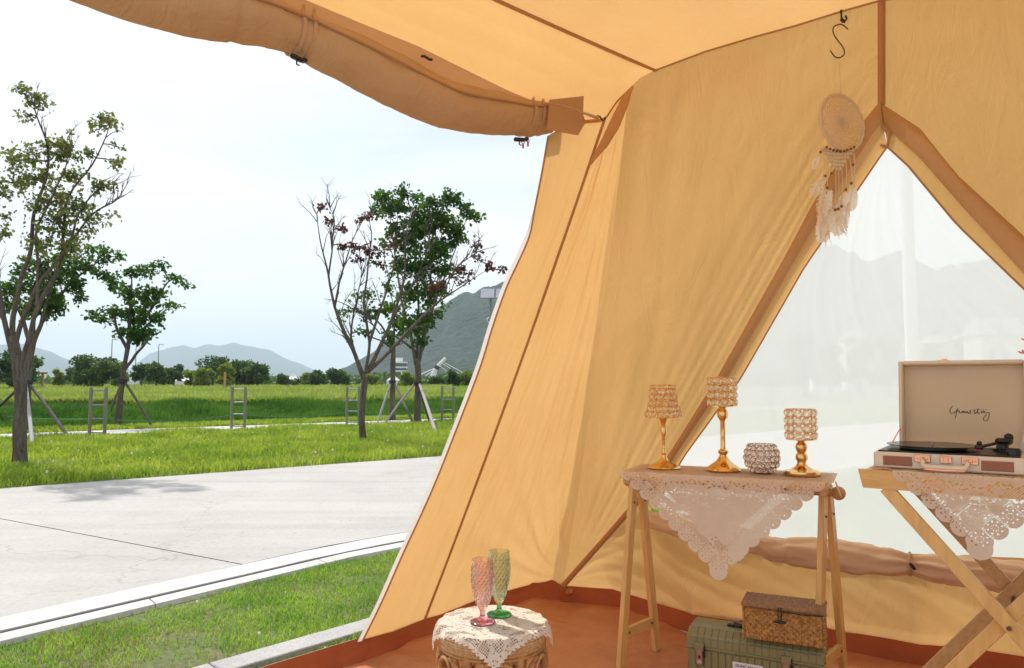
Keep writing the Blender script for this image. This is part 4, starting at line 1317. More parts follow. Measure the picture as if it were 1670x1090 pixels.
tree('maple_tree', (592, 720), 13.8, [(592, 721, 5.6), (590, 690, 5), (592, 650, 4.8), (596, 615, 4.8)],
     [([(594, 620), (580, 580), (560, 540), (546, 500), (536, 450), (524, 400), (516, 350)], 4, .5), ([(546, 500), (556, 450), (572, 400), (592, 360)], 2, .4), ([(536, 450), (542, 400), (545, 360), (538, 340)], 1.6, .35),
      ([(596, 610), (602, 560), (594, 500), (600, 440), (606, 380), (600, 345)], 2.8, .4), ([(599, 608), (618, 570), (640, 520), (658, 460), (662, 400), (668, 350)], 4, .45),
      ([(600, 606), (634, 575), (676, 530), (716, 492), (752, 468), (792, 442)], 3.6, .4), ([(602, 560), (622, 500), (640, 440), (648, 370)], 2.6, .4), ([(580, 580), (572, 540), (584, 480), (592, 430)], 2.2, .4),
      ([(640, 520), (680, 450), (700, 400)], 1.6, .35), ([(716, 492), (742, 440), (776, 412)], 1.4, .35), ([(620, 545), (600, 520), (570, 500)], 1.2, .3)],
     [(522, 337, 5), (537, 363, 6), (560, 373, 6), (590, 356, 9), (602, 348, 7), (575, 405, 13), (600, 414, 14), (622, 410, 10), (560, 400, 8), (585, 426, 9), (616, 432, 8), (760, 441, 13), (786, 420, 10), (801, 436, 8), (776, 402, 7),
      (742, 441, 10), (722, 463, 10), (750, 458, 8), (816, 440, 6), (706, 470, 6), (640, 398, 7)],
     .075, ['leaf_red'], 'nearly bare tree with reddish leaf tufts in the verge by the road', dens=.62, twigs=13)
tree('maple_tree', (680, 690), 20.0, [(680, 691, 5.4), (681, 650, 5), (682, 610, 5), (680, 585, 5)],
     [([(678, 595), (670, 550), (655, 490), (645, 420), (636, 350)], 3, .6), ([(682, 592), (691, 545), (702, 460), (706, 400), (700, 340)], 3, .6), ([(684, 590), (700, 520), (730, 440), (760, 360)], 2.4, .6), ([(680, 575), (655, 556), (634, 542)], 2.2, 1),
      ([(680, 590), (682, 500), (676, 420), (668, 340)], 2.4, .6)],
     [(622, 322, 15), (640, 338, 22), (662, 318, 17), (700, 330, 17), (736, 322, 17), (764, 342, 15), (782, 350, 8), (722, 358, 26), (690, 372, 26), (742, 376, 16), (668, 392, 26), (710, 408, 24), (746, 386, 13), (680, 440, 28), (720, 440, 17),
      (650, 428, 18), (700, 480, 25), (662, 480, 18), (720, 468, 10), (690, 520, 19), (668, 532, 15), (706, 516, 12), (612, 344, 8), (640, 376, 15), (680, 350, 20), (726, 400, 16), (630, 400, 10), (684, 555, 12)],
     .12, ['leaf_green'], 'tallest lush green tree by the path, held by thick diagonal props', dens=1.25)
tree('maple_tree', (640, 686), 21.5, [(639, 687, 5), (640, 650, 4.6), (641, 600, 4.2), (641, 565, 4)],
     [([(641, 572), (630, 545), (610, 520), (580, 506)], 2.4, .8), ([(641, 570), (644, 530), (640, 490)], 2.4, .8), ([(640, 568), (618, 555), (585, 542)], 1.8, .7)],
     [(640, 560, 9), (634, 545, 11), (602, 516, 11), (576, 505, 8), (560, 512, 7), (590, 541, 9), (571, 546, 7), (620, 502, 14), (640, 500, 15), (602, 480, 10), (585, 484, 6), (655, 540, 12), (648, 520, 14), (632, 470, 12)],
     .12, ['leaf_green'], 'slim dark trunked tree standing behind the bare reddish tree', dens=1.1)

# props leaning on the trees
def props(tops_feet, Y, label, mats, tie=None):
    rt = root('tree_support', G(tops_feet[0][1][0], tops_feet[0][1][1]), label, 'tree support', 'pole supports propping up young trees')
    for i, ((u0, v0), (u1, v1), w) in enumerate(tops_feet):
        foot = G(u1, v1, 0.0); top = P(u0, v0, Y)
        mb = MB(); mb.tube([foot - Vector((0, 0, .05)), foot.lerp(top, .5), top], [w, w * .95, w * .85], 8)
        mb.build('pole', mats[i % len(mats)], rt)
    if tie:
        mb = MB(); c = P(tie[0], tie[1], Y); mb.lathe([(tie[2], -.05), (tie[2] + .012, -.03), (tie[2] + .012, .03), (tie[2], .05)], c, 12)
        mb.build('tie', 'dark', rt)
props([((42, 624), (54, 728), .035), ((47, 626), (112, 709), .036), ((36, 628), (-30, 690), .036)], 16.5, 'light and dark poles propping the dense tree at far left', ['prop_light', 'prop_dark', 'prop_dark'], (44, 624, .10))
props([((199, 622), (172, 690), .030), ((203, 622), (252, 699), .032)], 18.2, 'two slim poles propping the small tree beside the footpath', ['prop_light', 'prop_dark'], (200, 622, .10))
props([((676, 626), (624, 693), .034), ((684, 626), (713, 709), .042), ((682, 628), (702, 690), .034)], 20.0, 'thick crossed poles propping the tallest lush tree', ['prop_light', 'prop_light', 'prop_dark'], (681, 625, .10))
props([((638, 624), (615, 689), .035), ((642, 624), (676, 692), .034)], 21.5, 'thin poles propping the slim tree behind the bare one', ['prop_light', 'prop_dark'], (640, 623, .09))

# ladder shaped posts along the path, strung with a green cord
pm = MB(); pm.lathe([(.0, 0), (.034, 0), (.034, .97), (.030, 1.0), (.0, 1.0)], (0, 0, 0), 12)
posts = []
lads = [((158, 712), 15.2, 'leftmost ladder-shaped metal post pair beside the footpath'), ((388, 701), 17.3, 'ladder-shaped metal post pair standing alone in the middle of the meadow view'),
        ((575, 694), 18.9, 'ladder-shaped metal post pair just left of the bare reddish tree'), ((730, 690), 20.0, 'ladder-shaped metal post pair nearest the tent edge')]
pmesh = rmesh = None
for (u, v), Y, lab in lads:
    g = G(u, v, 0)
    rt = root('ladder_post', g, lab, 'post', 'ladder-shaped post pairs along the footpath')
    d = DS
    hw = .155
    for sgn in (-1, 1):
        if pmesh is None:
            ORG[None] = Vector((0, 0, 0))
            o = pm.build('post', 'post', None); pmesh = o.data
            o.parent = rt; o.location = Vector((1, 0, 0)) * hw * sgn
        else:
            inst('post', pmesh, g + Vector((1, 0, 0)) * hw * sgn, rt)
    for z in (.08, .36, .64, .94):
        if rmesh is None:
            m = MB(); m.tube([(-hw + .02, 0, 0), (hw - .02, 0, 0)], .016, 8)
            o = m.build('rung', 'grey_metal', None); rmesh = o.data
            o.parent = rt; o.location = (0, 0, z)
        else:
            inst('rung', rmesh, g + Vector((0, 0, z)), rt)
    posts.append(g)
mb = MB()
q = [G(-60, 690) + Vector((0, 0, .38))] + [p + Vector((0, -.04, .36)) for p in posts]
pts = []
for a, b in zip(q, q[1:]):
    for k in range(12):
        t = k / 12
        pts.append(a.lerp(b, t) - Vector((0, 0, .10 * 4 * t * (1 - t))))
mb.tube(pts, .009, 5)
tag(mb.build('green_cord', 'rope_green'), 'thin green cord strung between the ladder-shaped posts', 'cord')

# ------------------------------------------------------------------ far trees, as things
def far_tree(u, vt, w, Y, mk, label, seed, trunkv=.25, zb=.35, group='trees lining the far side of the meadow', flat=1.0):
    rr_ = random.Random(seed)
    k = Y / FPX
    top = P(u, vt, Y)
    H = top.z - zb
    b = Vector((top.x, Y, zb))
    rt = root('broadleaf_tree', b, label, 'tree', group)
    W = w * k / 2
    mb = MB()
    mb.tube([b, b + Vector((0, 0, H * .4)), b + Vector((rr_.uniform(-.1, .1) * W, 0, H * .75))], [H * .035, H * .028, H * .012], 7)
    for q in range(5):
        a = rr_.uniform(0, 6.28)
        mb.tube([b + Vector((0, 0, H * rr_.uniform(.2, .45))), b + Vector((math.cos(a) * W * .6, math.sin(a) * W * .5, H * rr_.uniform(.5, .8)))], [H * .018, H * .006], 5)
    mb.build('trunk', 'twig', rt)
    V = []; F = []
    lobes = []
    for q in range(max(14, int(w / 2.2))):
        x = rr_.uniform(-1, 1); y = rr_.uniform(-1, 1)
        z = rr_.uniform(trunkv, .93) 
        lim = math.sqrt(max(.08, 1 - ((z - .55) / .5) ** 2))
        lobes.append((Vector((x * W * .78 * lim, y * W * .7 * lim, z * H)), rr_.uniform(.16, .30) * min(W, H * .6) + .1 * W))
    lf = max(.30, 3.2 * k)
    C_ = []
    for (c, r) in lobes:
        for q in range(int(90 + 70 * r)):
            d = Vector((rr_.gauss(0, 1), rr_.gauss(0, 1), rr_.gauss(0, 1))).normalized() * r * rr_.uniform(.55, 1.08)
            d.z *= .75
            C_.append(b + c + d)
    V, F = leaf_cloud(C_, lf, .2)
    tri_cloud('crown', np.array([tuple(q) for q in V]), np.array(F), mk, rt)['kind'] = 'stuff'
ft = [(28, 572, 66, 60, 'leaf_far', 'dark tree behind the thick furrowed trunk at far left'), (97, 602, 18, 85, 'leaf_yellow', 'small pale bush left of the wide dark bush-shaped tree'), (122, 592, 30, 80, 'leaf_far', 'thin dark tree touching the left of the wide dark tree'),
      (158, 584, 82, 70, 'leaf_far', 'wide dark spreading tree left of the small propped tree'), (194, 592, 30, 76, 'leaf_yellow', 'yellow-green tree just right of the wide dark tree'), (232, 594, 30, 82, 'leaf_far', 'narrow tree right behind the small propped trunk'),
      (256, 591, 34, 80, 'leaf_far', 'dark round tree below the street lamps'), (284, 596, 32, 88, 'leaf_far', 'mid green tree left of the white tents'), (312, 601, 26, 84, 'leaf_yellow', 'pale rounded tree right of the white tents'),
      (328, 598, 36, 78, 'leaf_yellow', 'yellow-green low tree in front of the dark grove'), (348, 583, 56, 96, 'leaf_far', 'tallest dark tree of the grove in mid meadow'), (366, 591, 28, 74, 'leaf_yellow', 'bright yellow-green tree before the dark grove'),
      (392, 590, 52, 88, 'leaf_far', 'dark tree in the middle of the grove'), (420, 594, 46, 86, 'leaf_far', 'dark tree ending the grove on the right'), (468, 612, 36, 95, 'leaf_far', 'low tree right of the dark grove'),
      (492, 608, 30, 100, 'leaf_yellow', 'low pale tree before the mountain gap'), (520, 606, 40, 98, 'leaf_far', 'low tree left of the bare reddish tree'), (552, 603, 40, 90, 'leaf_far', 'tree left behind the bare reddish trunk'),
      (612, 612, 40, 100, 'leaf_yellow', 'pale tree right behind the bare reddish trunk'), (664, 608, 34, 80, 'leaf_yellow', 'pale tree right beside the white round tower'), (742, 603, 26, 74, 'leaf_far', 'dark bushy tree right of the bridge pylon'), (764, 606, 36, 84, 'leaf_yellow', 'pale tree at the tent edge right of the pylon'),
      (716, 616, 40, 110, 'leaf_far', 'low tree at the foot of the bridge pylon')]
for i, (u, vt, w, Y, mk, lab) in enumerate(ft):
    far_tree(u, vt, w, Y, mk, lab, 100 + i)
# trees on the window side
wt = [(1310, 545, 60, 45, 'tree at the left edge of the window view'), (1352, 560, 50, 55, 'second tree from the left seen through the window'), (1400, 548, 46, 60, 'tree behind the hanging feathers seen through the window'), (1448, 552, 40, 50, 'tree left of the big pole seen through the window'),
      (1520, 560, 50, 62, 'tree right of the big pole seen through the window'), (1572, 548, 40, 66, 'tree in front of the camp houses seen through the window'), (1655, 552, 50, 58, 'tree at the right end of the window view')]
for i, (u, vt, w, Y, lab) in enumerate(wt):
    far_tree(u, vt, w, Y, 'leaf_far', lab, 300 + i, group='trees seen through the window mesh')
# low woods too far off to count
C_ = []
for q in range(26000):
    a = R.uniform(-.80, .85); Y = R.uniform(135, 185)
    hh = 1.9 + 1.5 * N2(a * 9, 2.0) + .9 * N2(a * 40, Y * .03, 7.0)
    C_.append(Vector((a * Y, Y, .35 + max(.4, hh) * R.random() ** .6)))
V, F = leaf_cloud(C_, 1.0, .2)
tri_cloud('far_wood', np.array([tuple(q) for q in V]), np.array(F), 'leaf_far')['kind'] = 'stuff'
# ------------------------------------------------------------------ far structures
def lamp_post(u, vt, Y, label, w=.09, arm=True, zb=.35):
    top = P(u, vt, Y)
    rt = root('street_lamp', (top.x, Y, zb), label, 'street lamp', 'street lamps beyond the meadow')
    mb = MB(); mb.tube([(top.x, Y, zb), (top.x, Y, zb + (top.z - zb) * .5), (top.x, Y, top.z)], [w, w * .8, w * .55], 8)
    mb.build('pole', 'grey_metal', rt)
    mb = MB(); mb.tube([(top.x, Y, top.z - .1), (top.x + w * 2, Y, top.z + .05), (top.x + w * 4, Y, top.z)], w * .5, 6)
    mb.build('arm', 'grey_metal', rt)
    mb = MB(); mb.box((top.x + w * 5, Y, top.z), w * 4, w * 3, w * 1.2, None, w * .3); mb.build('lamp_head', 'white_paint', rt)
lamp_post(183, 554, 120, 'street lamp above the wide dark tree', .12)
lamp_post(222, 566, 130, 'street lamp behind the small propped tree', .12)
lamp_post(259, 562, 125, 'street lamp right of the small propped tree', .12)
lamp_post(1545, 438, 42, 'street lamp seen through the window right of the big pole', .13)
lamp_post(1626, 430, 42, 'street lamp seen through the window at far right', .13)
g = P(1488, 590, 9.0)
rt = root('lighting_mast', (g.x, g.y, 0), 'thick white pole standing upright behind the window mesh', 'pole')
mb = MB(); mb.lathe([(.0, 0), (.16, 0), (.16, .03), (.075, .03), (.075, 1.2), (.07, 5.6), (0, 5.6)], (g.x, g.y, 0), 16); mb.build('shaft', 'white_paint', rt)
mb = MB(); mb.box((g.x, g.y, 5.68), .5, .3, .12, None, .03); mb.build('lamp_head', 'white_paint', rt)
# white pagoda tents across the meadow
for i, (u, w, lab) in enumerate([(303, 24, 'white pointed tent just left of the yellow-green low tree'), (218, 15, 'small white tent between the small propped tree and its pole'), (478, 26, 'low white tent right of the dark grove'), (642, 20, 'white tent at the foot of the round tower')]):
    Y = 105; k = Y / FPX
    c = Vector(((u - 835) * k, Y, .35)); W = w * k
    rt = root('pagoda_tent', c, lab, 'tent', 'white tents across the meadow')
    mb = MB(); h = 1.1
    mb.add([c + Vector((x * W / 2, y * W / 2, h)) for x, y in ((-1, -1), (1, -1), (1, 1), (-1, 1))] + [c + Vector((x * W / 6, y * W / 6, h + .55)) for x, y in ((-1, -1), (1, -1), (1, 1), (-1, 1))] + [c + Vector((0, 0, h + 1.25))],
           [(0, 1, 5, 4), (1, 2, 6, 5), (2, 3, 7, 6), (3, 0, 4, 7), (4, 5, 8), (5, 6, 8), (6, 7, 8), (7, 4, 8)])
    mb.build('roof', 'white_paint', rt)
    mb = MB(); mb.box(c + Vector((0, 0, h / 2)), W * .96, W * .96, h - .01); mb.build('wall', 'white_paint', rt)
# round white tower
k = 280 / FPX
c = Vector(((651 - 835) * k, 280, .35))
rt = root('observation_tower', c, 'white round observation tower with window bands before the hill', 'tower')
top = 1.09 + (625 - 584) * k
mb = MB(); Rr_ = 14 * k
mb.lathe([(Rr_ * .72, 0), (Rr_ * .72, (top - .35) * .48), (0, (top - .35) * .48)], c, 24); mb.build('shaft', 'window_far', rt)
for z in (.12, .24, .36, .48, .62, .80):
    mb = MB(); zz = (top - .35) * z; rad_ = Rr_ * (.78 if z < .45 else 1.0)
    mb.lathe([(0, zz), (rad_, zz), (rad_, zz + .55), (0, zz + .55)], c, 24); mb.build('floor_slab', 'white_paint', rt)
mb = MB(); mb.lathe([(Rr_ * .85, (top - .35) * .50), (Rr_ * .85, (top - .35) * .80)], c, 24); mb.build('window_band', 'window_far', rt)
for q in range(6):
    a = q / 6 * 6.28; mb = MB(); mb.box(c + Vector((math.cos(a) * Rr_ * .78, math.sin(a) * Rr_ * .78, (top - .35) * .25)), .5, .5, (top - .35) * .5); mb.build('column', 'white_paint', rt)
mb = MB(); mb.lathe([(0, (top - .35) * .84), (Rr_ * .42, (top - .35) * .84), (Rr_ * .42, (top - .35)), (0, (top - .35))], c, 20); mb.build('roof_house', 'white_paint', rt)
# leaning bridge pylon with stays
Y = 270; k = Y / FPX
def Q(u, v, y=Y): return P(u, v, y)
rt = root('bridge', Q(700, 628), 'white cable-stayed bridge with a leaning pylon before the hill', 'bridge')
mb = MB(); a, b_, c_, d_ = Q(700, 627), Q(707, 611), Q(712, 600), Q(727, 584)
mb.tube([a, b_, c_], [1.25, 1.0, .7], 8); mb.build('pylon', 'white_paint', rt)
mb = MB(); mb.tube([c_, d_], [.75, .55], 8); mb.build('pylon_tip', 'white_paint', rt)
mb = MB(); mb.tube([Q(711, 602), Q(714, 597)], [.95, .95], 8); mb.build('joint', 'dark', rt)
for (u0, v0, u1, v1) in [(711, 600, 686, 611), (712, 601, 686, 619), (711, 603, 690, 626), (716, 596, 742, 617), (720, 592, 750, 611), (722, 590, 762, 612)]:
    mb = MB(); mb.tube([Q(u0, v0), Q(u1, v1)], .13, 5); mb.build('stay_cable', 'white_paint', rt)
mb = MB(); mb.box(Q(700, 626), 70 * k, 2.5, .8); mb.build('deck', 'white_paint', rt)
# solar panels on their mast
Y = 24.0
m0 = P(800, 560, Y)
rt = root('solar_lamp_mast', (m0.x, Y, .35), 'solar panel mast standing before the hill at the tent edge', 'solar mast')
mb = MB(); tp = P(800, 484, Y); mb.tube([(m0.x, Y, .35), (m0.x, Y, tp.z)], [.06, .045], 8); mb.build('pole', 'grey_metal', rt)
for u in (795, 820):
    c = P(u, 479, Y); m3 = Matrix.Rotation(.50, 3, 'X')
    mb = MB(); mb.box(c, .44, .8, .03, m3, .004); mb.build('solar_panel', 'solar', rt)
mb = MB(); c = P(799, 522, Y); mb.torus(c, .09, .018, (0, 1, 0), 14, 6); mb.tube([c, c + Vector((.1, 0, .25))], .015, 5); mb.build('bracket', 'white_paint', rt)
# short stakes in the meadow
for i, (u, vt, vb, lab) in enumerate([(70, 607, 635, 'wooden stake with crossbar left of the wide dark tree'), (367, 608, 635, 'pale wooden stake below the grove'), (201, 606, 634, 'wooden stake behind the small propped tree')]):
    Y = 62; tp = P(u, vt, Y)
    mb = MB(); mb.box((tp.x, Y, (tp.z + .35) / 2), .16, .16, tp.z - .35, None, .01)
    if i == 0: mb.box((tp.x, Y - .1, tp.z - .1), .9, .08, .14)
    tag(mb.build('stake', 'bamboo_dark'), lab, 'stake')
# low houses seen through the mesh
for i, (u0, u1, vt, vr, Y, m, lab) in enumerate([(1585, 1662, 548, 518, 58, 'far_wall', 'pale camp house with pitched roof seen through the window'), (1508, 1566, 560, 548, 72, 'far_wall2', 'brown camp house right of the big pole seen through the window'),
                                      (1374, 1412, 555, 540, 70, 'far_wall', 'small pale house behind the feathers seen through the window'), (1322, 1350, 585, 575, 64, 'white_paint', 'low white hut at the left of the window view')]):
    a = P(u0, vt, Y); b_ = P(u1, vt, Y); rz = P(u0, vr, Y).z; W = b_.x - a.x; cx = (a.x + b_.x) / 2
    rt = root('camp_house', (cx, Y, .35), lab, 'house', 'houses seen through the window')
    mb = MB(); mb.box((cx, Y, (a.z + .35) / 2), W, W * .6, a.z - .35); mb.build('wall', m, rt)
    mb = MB(); e = W * .55; dp = W * .36
    mb.add([(cx - e, Y - dp, a.z), (cx + e, Y - dp, a.z), (cx + e, Y + dp, a.z), (cx - e, Y + dp, a.z), (cx - e * .8, Y, rz), (cx + e * .8, Y, rz)], [(0, 1, 5, 4), (2, 3, 4, 5), (1, 2, 5), (3, 0, 4), (3, 2, 1, 0)])
    mb.build('roof', 'grey_metal', rt, smooth=False)
    for q in range(3):
        x = cx + (q - 1) * W * .28
        mb = MB(); mb.box((x, Y - W * .3 - .02, .35 + (a.z - .35) * .55), W * .14, .06, (a.z - .35) * .35); mb.build('window', 'window_far', rt)

# ================================================================== THINGS IN THE TENT
def frame(o, ex, ey):
    """local axes: ex along, ey into the wall, z up"""
    ex = Vector((ex[0], ex[1], 0)).normalized(); ey = Vector((ey[0], ey[1], 0)).normalized()
    o = Vector((o[0], o[1], 0))
    def f(x, y, z): return o + ex * x + ey * y + Vector((0, 0, z))
    return f, ex, ey, Matrix((ex, ey, Vector((0, 0, 1)))).transposed()
FLOOR = .033
# ---- narrow trestle table
fl_ = G(1012, 1089, FLOOR); rl_ = G(1071, 1060, FLOOR)
ap = (fl_ + rl_) / 2
tf, tex, tey, tM = frame(ap, (.896, -.444), (.444, .896))
tdir = (rl_ - fl_); tdir.z = 0; half = tdir.length / 2; tdir.normalize()
TL = .680; TTOP = .757
table = root('trestle_table', tf(0, 0, 0), 'narrow bamboo trestle table under a white lace cloth', 'table')
for x, shift in ((0.0, 0), (TL, 0)):
    o_ = tf(x, 0, 0)
    for sg in (-1, 1):
        foot = o_ + tdir * half * sg + Vector((0, 0, FLOOR)); top = o_ + tdir * sg * .022 + Vector((0, 0, .728))
        mb = MB(); mb.bar(foot, top, .021, .036, tdir.cross(Vector((0, 0, 1))), .002); leg = mb.build('leg', 'bamboo', table)
        mb = MB(); q = foot.lerp(top, .86) - tdir.cross(Vector((0, 0, 1))) * -.0115; mb.sphere(q + Vector((0, 0, 0)), .0045, 8, 5); mb.build('screw', 'screw', leg)
    zc = .150
    t = (zc - FLOOR) / (.728 - FLOOR)
    a = (o_ - tdir * half + Vector((0, 0, 0))).lerp(o_ - tdir * .022, t); b_ = (o_ + tdir * half).lerp(o_ + tdir * .022, t)
    a.z = b_.z = zc
    mb = MB(); mb.bar(a, b_, .038, .016, (0, 0, 1), .0015); cr = mb.build('cross_rail', 'bamboo_flat', table)
    for kx in (.14, .86):
        mb = MB(); mb.sphere(a.lerp(b_, kx) + tdir.cross(Vector((0, 0, 1))) * .009, .005, 8, 5); mb.build('screw', 'screw', cr)
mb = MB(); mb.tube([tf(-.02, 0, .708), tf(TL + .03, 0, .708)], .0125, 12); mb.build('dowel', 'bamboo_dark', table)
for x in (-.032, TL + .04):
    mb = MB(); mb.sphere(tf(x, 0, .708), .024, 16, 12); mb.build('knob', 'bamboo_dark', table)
mb = MB()
mb.box(tf(TL / 2, -.125, TTOP - .0135), TL + .03, .032, .022, tM, .002); mb.build('top_slat', 'bamboo_flat', table)
for k in range(1, 6):
    mb = MB(); mb.box(tf(TL / 2, -.125 + k * .05, TTOP - .0135), TL + .03, .042, .018, tM, .002); mb.build('top_slat', 'bamboo_flat', table)
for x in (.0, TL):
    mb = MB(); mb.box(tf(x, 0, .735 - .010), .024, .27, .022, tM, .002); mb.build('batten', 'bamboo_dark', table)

# ---- lace, built as a real net of cells with its holes left out
def lace(name, keep, pos, x0, x1, y0, y1, cell, m, parent, label=None, cat=None):
    nx = int((x1 - x0) / cell); ny = int((y1 - y0) / cell)
    xs = x0 + (np.arange(nx) + .5) * cell; ys = y0 + (np.arange(ny) + .5) * cell
    X, Yy = np.meshgrid(xs, ys)
    K = keep(X, Yy)
    jj, ii = np.nonzero(K)
    gx = x0 + np.arange(nx + 1) * cell; gy = y0 + np.arange(ny + 1) * cell
    used = {}
    idx = lambda j, i: j * (nx + 1) + i
    F = np.stack([idx(jj, ii), idx(jj, ii + 1), idx(jj + 1, ii + 1), idx(jj + 1, ii)], 1)
    uq, inv = np.unique(F, return_inverse=True)
    inv = inv.reshape(F.shape)
    VX = gx[uq % (nx + 1)]; VY = gy[uq // (nx + 1)]
    V = np.array([tuple(pos(a, b)) for a, b in zip(VX, VY)])
    o = tri_cloud(name, V, inv, m, parent)
    o.data.shade_smooth()
    if label: tag(o, label, cat)
    return o
def lace_pattern(hw, H, seed=0):
    """triangle with its point down: x in [-hw, hw], y down from 0 to H; scalloped, flowers in the lobes"""
    L = math.hypot(hw, H)
    nl = max(4, round(L / .050)); p = L / nl
    def keep(X, Y):
        ax = np.abs(X)
        # edge from (hw,0) to (0,H); q along it, d inward distance
        ex_, ey_ = -hw / L, H / L
        q = (ax - hw) * ex_ + Y * ey_
        d = -((ax - hw) * H + Y * hw) / L
        ph = (q / p) % 1.0
        sc = .020 * np.sqrt(np.clip(1 - (2 * ph - 1) ** 2, 0, 1)) 
        tip = (ax ** 2 + (Y - (H - .008)) ** 2) < (.030 ** 2)
        ins = ((d > .010 - sc) | tip) & (Y >= 0)
        # flowers
        cx = (np.floor(q / p) + .5) * p
        fx = q - cx; fy = d - .022
        rho = np.hypot(fx, fy); th = np.arctan2(fy, fx)
        hole = ((rho > .0062) & (rho < .0090) & (np.abs(np.sin(4 * th)) > .80)) | ((rho > .0150) & (rho < .0190) & (np.abs(np.cos(4 * th)) < .45) & (d > -.001))
        # net between the flowers and the heart of the cloth
        u_ = (X + Y) / .0072; w_ = (X - Y) / .0072
        net = (np.abs(u_ % 1 - .5) < .30) & (np.abs(w_ % 1 - .5) < .30)
        zone = (d > .042) & (d < .072) & (clump(X + seed, Y + 3, 26) > -.15)
        zone |= (rho > .022) & (d > .006) & (d < .042) & (np.abs(ph - .5) > .40)
        hole |= net & zone
        # medallions
        for (mx, my, rx, ry) in ((0.0, .055, .045, .026), (0, H - .105, .030, .022), (-.12, .060, .035, .02), (.14, .058, .035, .02)):
            e = np.hypot((X - mx) / rx, (Y - my) / ry)
            a_ = np.arctan2(Y - my, X - mx)
            hole |= (e > .80) & (e < .95) & (np.sin(a_ * 9) > -.1)
            hole |= (e < .45) & net
        # two rows of openwork under the table edge
        for y_ in (.022, .058):
            yy = y_ + .004 * np.sin(X * 90) + .003 * np.sin(X * 230)
            hole |= (np.abs(Y - yy) < .0022 + .0018 * np.sin(X * 410 + y_ * 99)) & (np.sin(X * 37 + y_ * 200 + seed) > -.35) & (d > .03)
            hole |= (np.abs(Y - yy - .008) < .0016) & (np.sin(X * 300) > .55) & (d > .03)
        h_ = np.sin(X * 912.3 + Y * 1731.7) * 43758.5
        hole |= ((h_ - np.floor(h_)) < .045) & (d > .07)
        return ins & ~hole
    return keep
def drape(name, f, x_c, y_off, ztop, hw, H, parent, sgn, cell=.0021, m='lace', seed=0):
    ph = R.uniform(0, 6)
    def pos(x, y):
        w = .006 * math.sin(x * 21 + ph) * min(1, y * 6) + .003 * N2(x * 14, y * 9, ph)
        return f(x_c + x, y_off + sgn * (.0035 + w * .7 + y * .02), ztop - y)
    return lace(name, lace_pattern(hw, H, seed), pos, -hw - .03, hw + .03, 0.0, H + .03, cell, m, parent)
cloth = root('tablecloth', tf(0, 0, TTOP), 'scalloped white lace cloth with pointed drop over the narrow trestle table', 'tablecloth')
FE = -.145; BE = .150
drape('front_drop', tf, TL / 2 - .005, FE, TTOP + .003, .355, .335, cloth, -1)
drape('back_drop', tf, TL / 2 + .005, BE, TTOP + .003, .345, .335, cloth, 1, cell=.0028, seed=3)
def top_keep(X, Y):
    h_ = np.sin(X * 912.3 + Y * 1731.7) * 43758.5
    return ~(((h_ - np.floor(h_)) < .06))
lace('cloth_top', top_keep, lambda x, y: tf(x, y, TTOP + .003 + .0012 * N2(x * 20, y * 20)), -.020, TL + .035, FE - .003, BE + .003, .004, 'lace', cloth)
def endflap(x, y): return tf(TL + .036 + y * .35, -.10 + x, TTOP + .003 - y)
lace('end_flap', lambda X, Y: ((X / .034) ** 2 + ((Y - .012) / .040) ** 2 < 1) & (Y > 0), endflap, -.04, .04, 0, .06, .0025, 'lace', cloth)

# ---- candle holders
bead_me = None
def bead_mesh(kind):
    m = MB(); 
    m.sphere((0, 0, 0), 1.0, 8, 6, (1, .62, 1))
    me = bpy.data.meshes.new('crystal')
    me.from_pydata(m.v, [], m.f); me.materials.append(M['crystal']); me.update()
    return me
BEAD = bead_mesh(0)
def holder(u, v, label, prof, shade, wire='gold'):
    c = G(u, v, TTOP + .005)
    rt = root('candle_holder', c, label, 'candle holder', 'crystal candle holders on the lace cloth')
    k = c.y / FPX
    if prof:
        mb = MB(); mb.lathe([(r * k, z * k) for r, z in prof], c, 40, cap=False); mb.build('stand', 'gold', rt, angle=50)
    # shade: rows of (z px, radius px, count, bead radius px)
    w = MB()
    sh = None
    beads = []
    for (z, r, n, br, off) in shade:
        for q in range(n):
            a = 2 * math.pi * (q + off) / n
            pc_ = c + Vector((math.cos(a) * r * k, math.sin(a) * r * k, z * k))
            beads.append((pc_, a, br * k * .88))
            w.torus(pc_, br * k, .55 * k * .9, (math.cos(a), math.sin(a), 0), 14, 5)
        w.torus(c + Vector((0, 0, (z + br) * k)), r * k, .5 * k, (0, 0, 1), 36, 5)
        w.torus(c + Vector((0, 0, (z - br) * k)), r * k, .5 * k, (0, 0, 1), 36, 5)
    sh = w.build('shade', wire, rt)
    for (p_, a, r_) in beads:
        inst('crystal', BEAD, p_, sh, rot=(0, 0, a + math.pi / 2), scale=(r_, r_, r_))
    return rt, c, k
base1 = [(0, 0), (25, 0), (26, 1.5), (24, 4), (17, 7), (10, 11), (5, 17), (3.4, 22), (4.6, 24), (3.2, 26), (2.6, 30), (2.6, 46), (4, 48), (2.8, 50), (4.6, 54), (5.6, 60), (4.6, 66), (3.0, 69), (5, 72), (6.5, 78), (10, 81), (10, 82), (0, 82)]
holder(1083, 764, 'gold candle holder with a bell-shaped crystal shade, leftmost on the table', base1,
       [(87, 28.5, 17, 4.6, 0), (96, 25.2, 16, 4.6, .5), (105, 22.6, 15, 4.6, 0), (114.5, 21, 14, 4.6, .5), (124, 20.2, 13, 4.8, 0), (131.5, 19.6, 13, 3.0, .5)])
